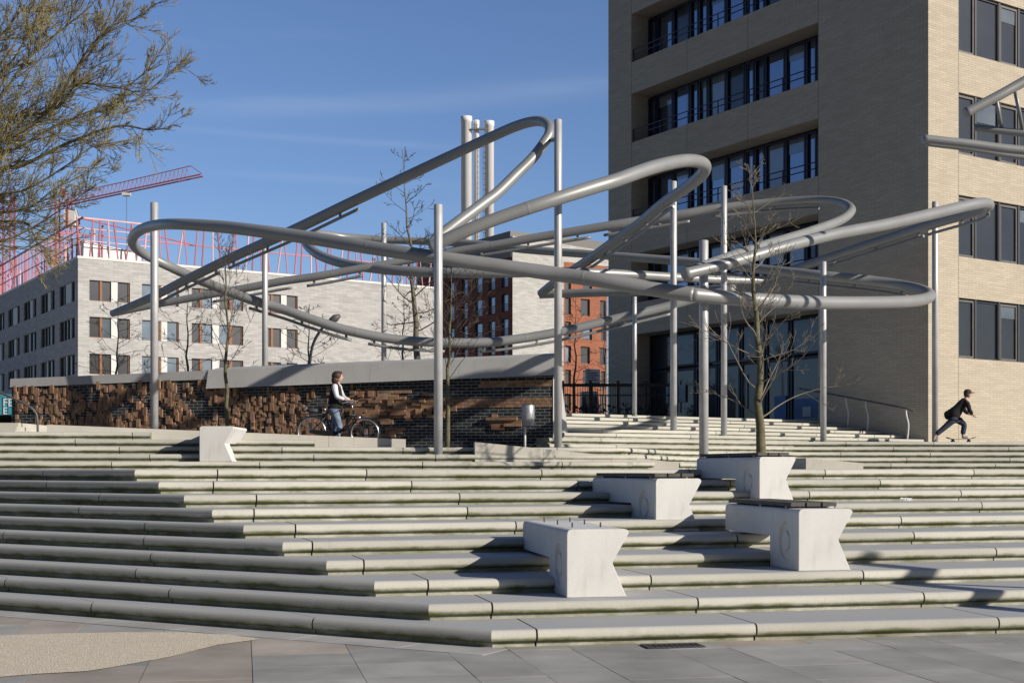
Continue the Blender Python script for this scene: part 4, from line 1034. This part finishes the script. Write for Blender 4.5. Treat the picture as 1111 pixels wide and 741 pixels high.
BACK = [[Vector((-12.6,19.2,6.6)), Vector((-13.8,18.9,8.2)), Vector((-14.6,18.5,10.2))], [Vector((-12.2,20.6,7.0)), Vector((-12.6,21.9,8.9)), Vector((-12.7,23,10.8))],
        [Vector((-11.5,18.3,7.2)), Vector((-11.6,17.2,9.2)), Vector((-11.4,16.4,11))], [Vector((-12.9,20.2,5.9)), Vector((-14.6,20.8,6.8)), Vector((-16,21.2,7.9))], [Vector((-11.9,19.6,8)), Vector((-12.2,19.8,10)), Vector((-12.1,19.9,12.4))]]
for li, L_ in enumerate(LIMB+BACK):
    pts = spline([fork-Vector((0,0,.25))]+[(at(*q) if isinstance(q, tuple) else q)-ow for q in L_], 6); n = len(pts)
    r0 = (.046 if li < 2 else .028)
    lb.tube(pts, [max(r0*(1-.9*i/n), .006)+.075*max(0, 1-i/7) for i in range(n)], 8, caps=False)
    tot = sum((b-a).length for a, b in zip(pts, pts[1:])); acc = 0; nxt = 1.0
    for i, (a, b) in enumerate(zip(pts, pts[1:])):
        acc += (b-a).length
        while acc > nxt:
            ax = (b-a).normalized(); o_ = ax.orthogonal().normalized(); o_.rotate(Matrix.Rotation(rg.uniform(0,6.283),3,ax)); an = R(rg.uniform(20,60))
            q = a.lerp(b, rg.random())
            if q.x+ow.x > -9.3 or rg.random() < .3 or li >= len(LIMB):
                grow(lb, rg, q, ax*math.cos(an)+o_*math.sin(an)+Vector((.15,0,.05)), rg.uniform(.5,1.25)*(1-.55*i/n), .011*(1-.5*i/n), 2, par, tw)
            nxt += rg.uniform(.085,.165)*(2.2 if li >= len(LIMB) else 1)
lb.build('limbs', 'willow_bark', WLW); cr_ = tw.build('crown', 'willow_twig', WLW)
bd = MB(); vv = cr_.data.vertices
for _ in range(1800):
    p = vv[rg.randrange(len(vv))].co; a = Vector((rg.uniform(-.6,.8), rg.uniform(-.6,.6), rg.uniform(-.2,1))).normalized(); l_ = rg.uniform(.02,.05); w_ = a.orthogonal().normalized()*rg.uniform(.003,.006)
    bd.poly([p, p+a*l_*.5+w_, p+a*l_, p+a*l_*.5-w_])
bd.build('buds', 'willow_twig', WLW)

# ------------------------------------------------------------------ people
def skin_obj(name, V, Ed, mat, parent, sub=2):
    """V: list of (x,y,z,rx,ry); a skinned skeleton turned into one smooth surface"""
    me = bpy.data.meshes.new(name); me.from_pydata([v[:3] for v in V], Ed, []); o_ = bpy.data.objects.new(name, me); COL.objects.link(o_)
    md = o_.modifiers.new('s', 'SKIN'); md.use_smooth_shade = True; md.branch_smoothing = .4
    for i, v in enumerate(V):
        sv_ = me.skin_vertices[0].data[i]; sv_.radius = (v[3], v[4] if len(v) > 4 else v[3]); sv_.use_root = (i == 0)
    ss = o_.modifiers.new('u', 'SUBSURF'); ss.levels = sub; ss.render_levels = sub
    dgr = bpy.context.evaluated_depsgraph_get(); dgr.update(); nm = bpy.data.meshes.new_from_object(o_.evaluated_get(dgr)); o_.modifiers.clear(); o_.data = nm
    nm.materials.clear(); nm.materials.append(MATS[mat])
    for p in nm.polygons: p.use_smooth = True
    o_.parent = parent; return o_
def person(root, J, skin='skin'):
    """J: joints dict; builds one continuous body surface with hands and five fingers each"""
    V, E_ = [], []
    def add(p, r, prev=None):
        V.append((*p, *(r if isinstance(r, tuple) else (r, r)))); i = len(V)-1
        if prev is not None: E_.append((prev, i))
        return i
    pel = add(J['pelvis'], (.125,.105)); wa = add(J['waist'], (.115,.095), pel); ch = add(J['chest'], (.135,.105), wa); nb = add(J['neckbase'], (.075,.07), ch)
    nk = add(J['neck'], .052, nb); jw = add(J['jaw'], (.062,.068), nk); hd = add(J['head'], (.082,.095), jw); tp = add(J['crown'], (.055,.062), hd)
    add(J['nose'], .012, jw if False else hd); add(J['chin'], .022, jw)
    for s in 'rl':
        sh = add(J['sh_'+s], .062, nb); el = add(J['el_'+s], .044, sh); wr = add(J['wr_'+s], .028, el); pm = add(J['pm_'+s], (.036,.022), wr)
        b = Vector(J['pm_'+s]); d = (b-Vector(J['wr_'+s])).normalized(); side = Vector(J.get('side', (0,1,0))); up_ = d.cross(side).normalized()
        for q, (k, ln) in enumerate(((-.030,.065),(-.010,.078),(.010,.073),(.029,.058))):
            k1 = b+d*.035+side*k; f1 = add(k1, .010, pm); f2 = add(k1+d*ln*.55+up_*.010, .0085, f1); add(k1+d*ln*.75+up_*.038, .0075, f2)
        t1 = add(b-side*.034*(1 if s == 'l' else -1)+d*.005, .011, pm); add(b-side*.052*(1 if s == 'l' else -1)+d*.035+up_*.018, .009, t1)
        hp = add(J['hip_'+s], .088, pel); kn = add(J['kn_'+s], .060, hp); an = add(J['an_'+s], .040, kn); add(J['toe_'+s], (.042,.03), an)
    return skin_obj('body', V, E_, skin, root)
def garment(name, chain, mat, root, sub=2):
    V, E_ = [], []; idx = {}
    for key, p, r, prev in chain:
        V.append((*p, *(r if isinstance(r, tuple) else (r, r)))); idx[key] = len(V)-1
        if prev is not None: E_.append((idx[prev], idx[key]))
    return skin_obj(name, V, E_, mat, root, sub)

# woman pushing a bicycle to the right
YW = 30.25; wx = at(368.5,400,YW).x
WM = empty('person', (wx-.10,YW,2.09)); tag(WM, 'person with brown hair in dark vest and white sleeves pushing a bicycle', 'person')
JW = dict(pelvis=(0,0,.93), waist=(.0,0,1.08), chest=(.015,0,1.27), neckbase=(.03,0,1.425), neck=(.045,0,1.50), jaw=(.075,0,1.57), head=(.075,0,1.655), crown=(.06,0,1.715), nose=(.185,0,1.625), chin=(.125,0,1.545),
  sh_r=(.0,-.17,1.40), el_r=(.07,-.24,1.17), wr_r=(.27,-.22,1.10), pm_r=(.34,-.21,1.09), sh_l=(.05,.17,1.40), el_l=(.16,.25,1.17), wr_l=(.33,.24,1.10), pm_l=(.40,.235,1.09),
  hip_r=(.0,-.09,.88), kn_r=(.12,-.10,.50), an_r=(.02,-.10,.09), toe_r=(.18,-.11,.035), hip_l=(.0,.09,.88), kn_l=(-.03,.10,.48), an_l=(-.22,.10,.12), toe_l=(-.06,.10,.035))
person(WM, JW)
garment('vest', [('z',(0,0,.80),(.19,.17),None),('a',(0,0,.88),(.20,.175),'z'),('b',(-.005,0,.98),(.195,.165),'a'),('c',(0,0,1.10),(.175,.150),'b'),('d',(.012,0,1.27),(.185,.150),'c'),('e',(.025,0,1.40),(.145,.125),'d'),('f',(.03,0,1.47),(.095,.09),'e'),('f2',(.035,0,1.51),(.08,.075),'f'),('g',(.01,-.13,1.41),(.075,.07),'e'),('h',(.04,.13,1.41),(.075,.07),'e')], 'black_cloth', WM)
for s_, sg in (('r',-1),('l',1)):
    S, E1, W1 = Vector(JW['sh_'+s_]), Vector(JW['el_'+s_]), Vector(JW['wr_'+s_])
    garment('sleeve', [('a0',tuple(S+Vector((.01,-sg*.09,.03))),.075,None),('a',tuple(S+Vector((0,-sg*.03,.01))),.08,'a0'),('b',tuple(S.lerp(E1,.45)),.068,'a'),('c',tuple(E1),.058,'b'),('d',tuple(E1.lerp(W1,.55)),.047,'c'),('e',tuple(E1.lerp(W1,.88)),.04,'d')], 'white_cloth', WM)
garment('trousers', [('p',(0,0,.93),(.14,.12),None)]+[x for s_ in 'rl' for x in (('h'+s_,tuple(Vector(JW['hip_'+s_])-Vector((0,0,.06))),.105,'p'),('k'+s_,JW['kn_'+s_],.078,'h'+s_),('m'+s_,tuple(Vector(JW['kn_'+s_]).lerp(Vector(JW['an_'+s_]),.5)),.070,'k'+s_),('n'+s_,tuple(Vector(JW['an_'+s_])+Vector((0,0,.03))),.066,'m'+s_))], 'denim_pale', WM)
for s_ in 'rl':
    a, t = Vector(JW['an_'+s_]), Vector(JW['toe_'+s_]); garment('shoe', [('a',tuple(a-Vector((.03,0,.03))),.048,None),('b',tuple(a.lerp(t,.6)-Vector((0,0,.01))),.046,'a'),('c',tuple(t+Vector((.02,0,0))),.036,'b')], 'shoe_grey', WM)
mb = MB(); mb.sphere((.035,0,1.665), .122, 16, 12, 0, (1.0,.95,.95)); mb.sphere((.005,0,1.57), .115, 14, 10, 0, (.85,1.0,1.0)); mb.sphere((.10,0,1.735), .07, 12, 8, 0, (.9,1.1,.6)); mb.build('hair', 'brown_hair', WM)
mb = MB(); mb.sphere((.085,0,1.625), .098, 16, 12, 0, (.95,.80,1.22)); mb.sphere((.185,0,1.615), .018, 8, 6, 0, (1,.8,1.3)); mb.build('face', 'skin', WM)
garment('scarf', [('a',(.08,-.02,1.47),.035,None),('b',(.13,0,1.42),.028,'a'),('c',(.15,.0,1.33),.022,'b')], 'white_panel', WM)
mb = MB()
for y in (-.03,.03): mb.sphere((.158,y,1.655), .010, 8, 6)
mb.build('eyes', 'dark_metal', WM)

# bicycle
BX = at(366.3,470,29.75).x
BK = empty('bicycle', (BX,29.75,2.085), 0); tag(BK, 'black city bicycle with bright rims and rear rack beside the person in the vest', 'bicycle')
BK.rotation_euler = (0,R(1.6),0)
RWX, FWX, WR_ = -.60, .61, .355
def circ(cx, cz, r, n=36, a0=0, a1=2*math.pi, y=0): return [Vector((cx+r*math.cos(a0+(a1-a0)*i/n), y, cz+r*math.sin(a0+(a1-a0)*i/n))) for i in range(n+1)]
for cx in (RWX, FWX):
    wh = empty('wheel', (cx,0,WR_)); wh.parent = BK
    mb = MB(); mb.tube(circ(0,0,WR_-.016), .017, 8, caps=False); mb.build('tyre', 'rubber', wh)
    mb = MB(); mb.tube(circ(0,0,WR_-.046), .017, 8, caps=False); mb.build('rim', 'chrome', wh)
    mb = MB()
    for k in range(18):
        a = k*math.pi/9; mb.tube([Vector((.02*math.cos(a+.5),(.02 if k % 2 else -.02),.02*math.sin(a+.5))), Vector((.30*math.cos(a),0,.30*math.sin(a)))], .0016, 3, caps=False)
    mb.build('spokes', 'chrome', wh)
    mb = MB(); mb.tube([(0,-.045,0),(0,.045,0)], .026, 10); mb.build('hub', 'chrome', wh)
mb = MB(); bb = Vector((-.13,0,.29)); st = Vector((-.29,0,.80)); hd0 = Vector((.38,0,.64)); hd1 = Vector((.33,0,.86))
mb.tube([bb, st], .016, 10); mb.tube(spline([hd1-Vector((-.01,0,.08)), Vector((.18,0,.52)), Vector((.0,0,.34)), bb],5), .019, 10); mb.tube(spline([hd0+Vector((0,0,.03)), Vector((.16,0,.42)), bb+Vector((.02,0,.03))],4), .017, 10); mb.tube([hd0, hd1], .02, 10)
for y in (-.06,.06): mb.tube([bb+Vector((0,y*.5,0)), Vector((RWX,y,WR_))], .010, 8); mb.tube([Vector((-.27,y*.4,.72)), Vector((RWX,y,WR_))], .008, 8)
mb.build('frame', 'black_paint', BK)
mb = MB()
for y in (-.055,.055): mb.tube(spline([hd0, hd0+Vector((.03,y,-.08)), Vector((.52,y,.46)), Vector((FWX,y,WR_))],4), .011, 8)
mb.build('fork', 'black_paint', BK)
mb = MB(); mb.tube([hd1, Vector((.29,0,1.02))], .014, 8); mb.tube(spline([Vector((.10,-.29,1.0)), Vector((.22,-.26,1.03)), Vector((.34,-.12,1.05)), Vector((.31,0,1.03)), Vector((.34,.12,1.05)), Vector((.22,.26,1.03)), Vector((.10,.29,1.0))],5), .012, 8); hb_ = mb.build('handlebar', 'chrome', BK)
for y in (-.28,.28):
    mb = MB(); mb.tube([(.20,y*.95,1.025),(.08,y*1.02,.995)], .018, 8); mb.build('grip', 'rubber', hb_)
mb = MB(); mb.tube([st, Vector((-.33,0,.93))], .013, 8); mb.build('seat_post', 'chrome', BK)
mb = MB(); mb.hexa([(-.47,-.09,.94),(-.20,-.025,.94),(-.20,.025,.94),(-.47,.09,.94),(-.46,-.10,.99),(-.19,-.02,.985),(-.19,.02,.985),(-.46,.10,.99)]); mb.build('saddle', 'rubber', BK)
mb = MB()
mb.tube([(-.36,-.06,.76),(-.83,-.06,.75)], .007, 6); mb.tube([(-.36,.06,.76),(-.83,.06,.75)], .007, 6)
for x in (-.4,-.55,-.7,-.83): mb.tube([(x,-.06,.757),(x,.06,.757)], .005, 6)
for y in (-.07,.07): mb.tube([(-.78,y,.75),(RWX,y,WR_)], .006, 6)
mb.build('rear_rack', 'iron_grey', BK)
mb = MB(); mb.sphere((-.60,0,.83), .11, 12, 8, 0, (1.3,.8,.55)); mb.sphere((-.78,0,.84), .06, 10, 6); mb.build('saddle_bag', 'iron_grey', BK)
for cx, a0, a1, nm in ((RWX,R(20),R(200),'mudguard'),(FWX,R(35),R(190),'mudguard')):
    mb = MB()
    c_ = circ(cx, WR_, WR_+.028, 20, a0, a1)
    for p, q in zip(c_, c_[1:]):
        mb.poly([p+Vector((0,-.026,0)), q+Vector((0,-.026,0)), q+Vector((0,.026,0)), p+Vector((0,.026,0))]); mb.poly([p+Vector((0,-.026,-.004)), p+Vector((0,.026,-.004)), q+Vector((0,.026,-.004)), q+Vector((0,-.026,-.004))])
    mb.build(nm, 'black_paint', BK)
mb = MB(); mb.hexa([(-.64,-.075,.32),(-.05,-.075,.22),(-.05,-.055,.22),(-.64,-.055,.32),(-.64,-.075,.40),(-.05,-.075,.38),(-.05,-.055,.38),(-.64,-.055,.40)]); mb.build('chain_guard', 'black_paint', BK)
mb = MB(); mb.tube([(-.13,-.09,.29),(-.05,-.10,.14)], .011, 6); mb.box(-.10,.0,-.19,-.10,.125,.15); mb.build('pedal', 'iron_grey', BK)
mb = MB(); mb.tube([(-.13,.09,.29),(-.21,.10,.44)], .011, 6); mb.box(-.26,-.16,.10,.19,.43,.455); mb.build('pedal', 'iron_grey', BK)
mb = MB(); mb.tube([(.42,0,.70),(.50,0,.70)], [.03,.045], 12); mb.build('headlight', 'chrome', BK)
mb = MB(); mb.box(.44,.48,-.06,-.05,.60,.64); mb.box(-.55,-.50,-.03,-.02,.58,.62); mb.build('reflector', 'orange_plastic', BK)

# skateboarder pushing off to the right
YS = 38.9; ox = at(1030,470,YS).x+.20
SKB = empty('person', (ox,YS,2.40)); tag(SKB, 'person in dark jacket and cap pushing a skateboard along the top step', 'person')
JS = dict(pelvis=(-.02,0,.76), waist=(.05,0,.90), chest=(.17,0,1.10), neckbase=(.27,0,1.25), neck=(.305,0,1.32), jaw=(.35,0,1.385), head=(.355,0,1.465), crown=(.345,0,1.525), nose=(.462,0,1.435), chin=(.40,0,1.36),
  sh_r=(.25,-.17,1.23), el_r=(.31,-.24,.95), wr_r=(.44,-.19,.80), pm_r=(.49,-.16,.765), sh_l=(.26,.17,1.23), el_l=(.33,.24,.94), wr_l=(.48,.20,.84), pm_l=(.54,.18,.82),
  hip_r=(-.05,-.09,.72), kn_r=(-.36,-.10,.45), an_r=(-.66,-.10,.20), toe_r=(-.70,-.10,.05), hip_l=(.01,.09,.72), kn_l=(.27,.06,.53), an_l=(.20,.02,.19), toe_l=(.36,.02,.135))
person(SKB, JS)
garment('jacket', [('y',(-.06,0,.66),(.215,.20),None),('a',(-.055,0,.76),(.225,.21),'y'),('b',(.005,0,.88),(.205,.19),'a'),('c',(.09,0,1.02),(.18,.17),'b'),('d',(.20,0,1.17),(.165,.155),'c'),('e',(.275,0,1.28),(.105,.10),'d'),('s',(-.27,0,.80),(.10,.15),'b'),('s2',(-.36,0,.78),(.05,.12),'s'),
  ('g',(.24,-.15,1.215),.085,'d'),('h',(.29,-.22,1.07),.075,'g'),('i',JS['el_r'],.066,'h'),('j',tuple(Vector(JS['el_r']).lerp(Vector(JS['wr_r']),.85)),.052,'i'),
  ('k',(.25,.15,1.215),.085,'d'),('l',(.30,.22,1.07),.075,'k'),('m',JS['el_l'],.066,'l'),('n',tuple(Vector(JS['el_l']).lerp(Vector(JS['wr_l']),.85)),.052,'m')], 'black_cloth', SKB)
garment('trousers', [('p',(-.02,0,.75),(.14,.14),None)]+[x for s_ in 'rl' for x in (('h'+s_,tuple(Vector(JS['hip_'+s_]).lerp(Vector(JS['kn_'+s_]),.25)),.115,'p'),('k'+s_,JS['kn_'+s_],.090,'h'+s_),('m'+s_,tuple(Vector(JS['kn_'+s_]).lerp(Vector(JS['an_'+s_]),.55)),.080,'k'+s_),('n'+s_,tuple(Vector(JS['kn_'+s_]).lerp(Vector(JS['an_'+s_]),.93)),.078,'m'+s_))], 'denim_dark', SKB)
garment('shoe', [('a',(-.655,-.10,.17),.05,None),('b',(-.70,-.10,.10),.05,'a'),('c',(-.71,-.10,.045),.042,'b')], 'shoe_grey', SKB)
garment('shoe', [('a',(.17,.02,.165),.05,None),('b',(.28,.02,.155),.046,'a'),('c',(.37,.02,.145),.036,'b')], 'shoe_grey', SKB)
mb = MB(); mb.sphere((.345,0,1.49), .118, 16, 12, 0, (1.0,.88,.78)); mb.sphere((.475,0,1.475), .075, 12, 6, 0, (1.1,1.0,.16)); mb.build('cap', 'cap_brown', SKB)
mb = MB(); mb.sphere((.315,0,1.43), .105, 14, 10, 0, (.85,.9,1.0)); mb.build('hair', 'brown_hair', SKB)
mb = MB(); mb.sphere((.365,0,1.425), .095, 14, 10, 0, (.92,.78,1.15)); mb.sphere((.46,0,1.42), .017, 8, 6); mb.build('face', 'skin', SKB)
SB = empty('skateboard', (ox+.15,YS+.02,2.40)); tag(SB, 'skateboard with upturned ends under the front foot of the person in the cap', 'skateboard')
mb = MB(); prof = [(-.43,.155),(-.36,.125),(-.27,.105),(.25,.105),(.34,.125),(.42,.155)]
for (x0, z0), (x1, z1) in zip(prof, prof[1:]): mb.hexa([(x0,-.10,z0-.012),(x1,-.10,z1-.012),(x1,.10,z1-.012),(x0,.10,z0-.012),(x0,-.10,z0),(x1,-.10,z1),(x1,.10,z1),(x0,.10,z0)])
mb.build('deck', 'board_wood', SB)
for x in (-.24,.23):
    mb = MB(); mb.tube([(x,-.09,.045),(x,.09,.045)], .012, 6); mb.box(x-.03,x+.03,-.03,.03,.045,.092); tr = mb.build('truck', 'iron_grey', SB)
    for y in (-.085,.085):
        mb = MB(); mb.tube([(x,y-.018,.032),(x,y+.018,.032)], .03, 14); mb.build('wheel', 'rubber', tr)

# scrap of paper on a step and a few dry leaves
q = at(986, 541.5, 19.6); PS = empty('paper_scrap', (q.x, 0, 0))
Ly = LINES[8]; dd_ = (Ly[2]-Ly[1]).normalized(); tt_ = (q.x-Ly[1].x)/dd_.x; py_ = Ly[1].y+dd_.y*tt_
PS.location = (q.x, py_-.10, 7*RZ+.004); tag(PS, 'crumpled white paper scrap lying on a step right of the benches', 'litter')
mb = MB(); r8 = random.Random(2)
for k in range(7):
    a = Vector((r8.uniform(-.07,.07), r8.uniform(-.04,.04), r8.uniform(.0,.03))); mb.poly([a, a+Vector((.06,.02,.01)), a+Vector((.04,.04,.025)), a+Vector((-.01,.02,.02))])
mb.build('scrap', 'white_paint', PS)
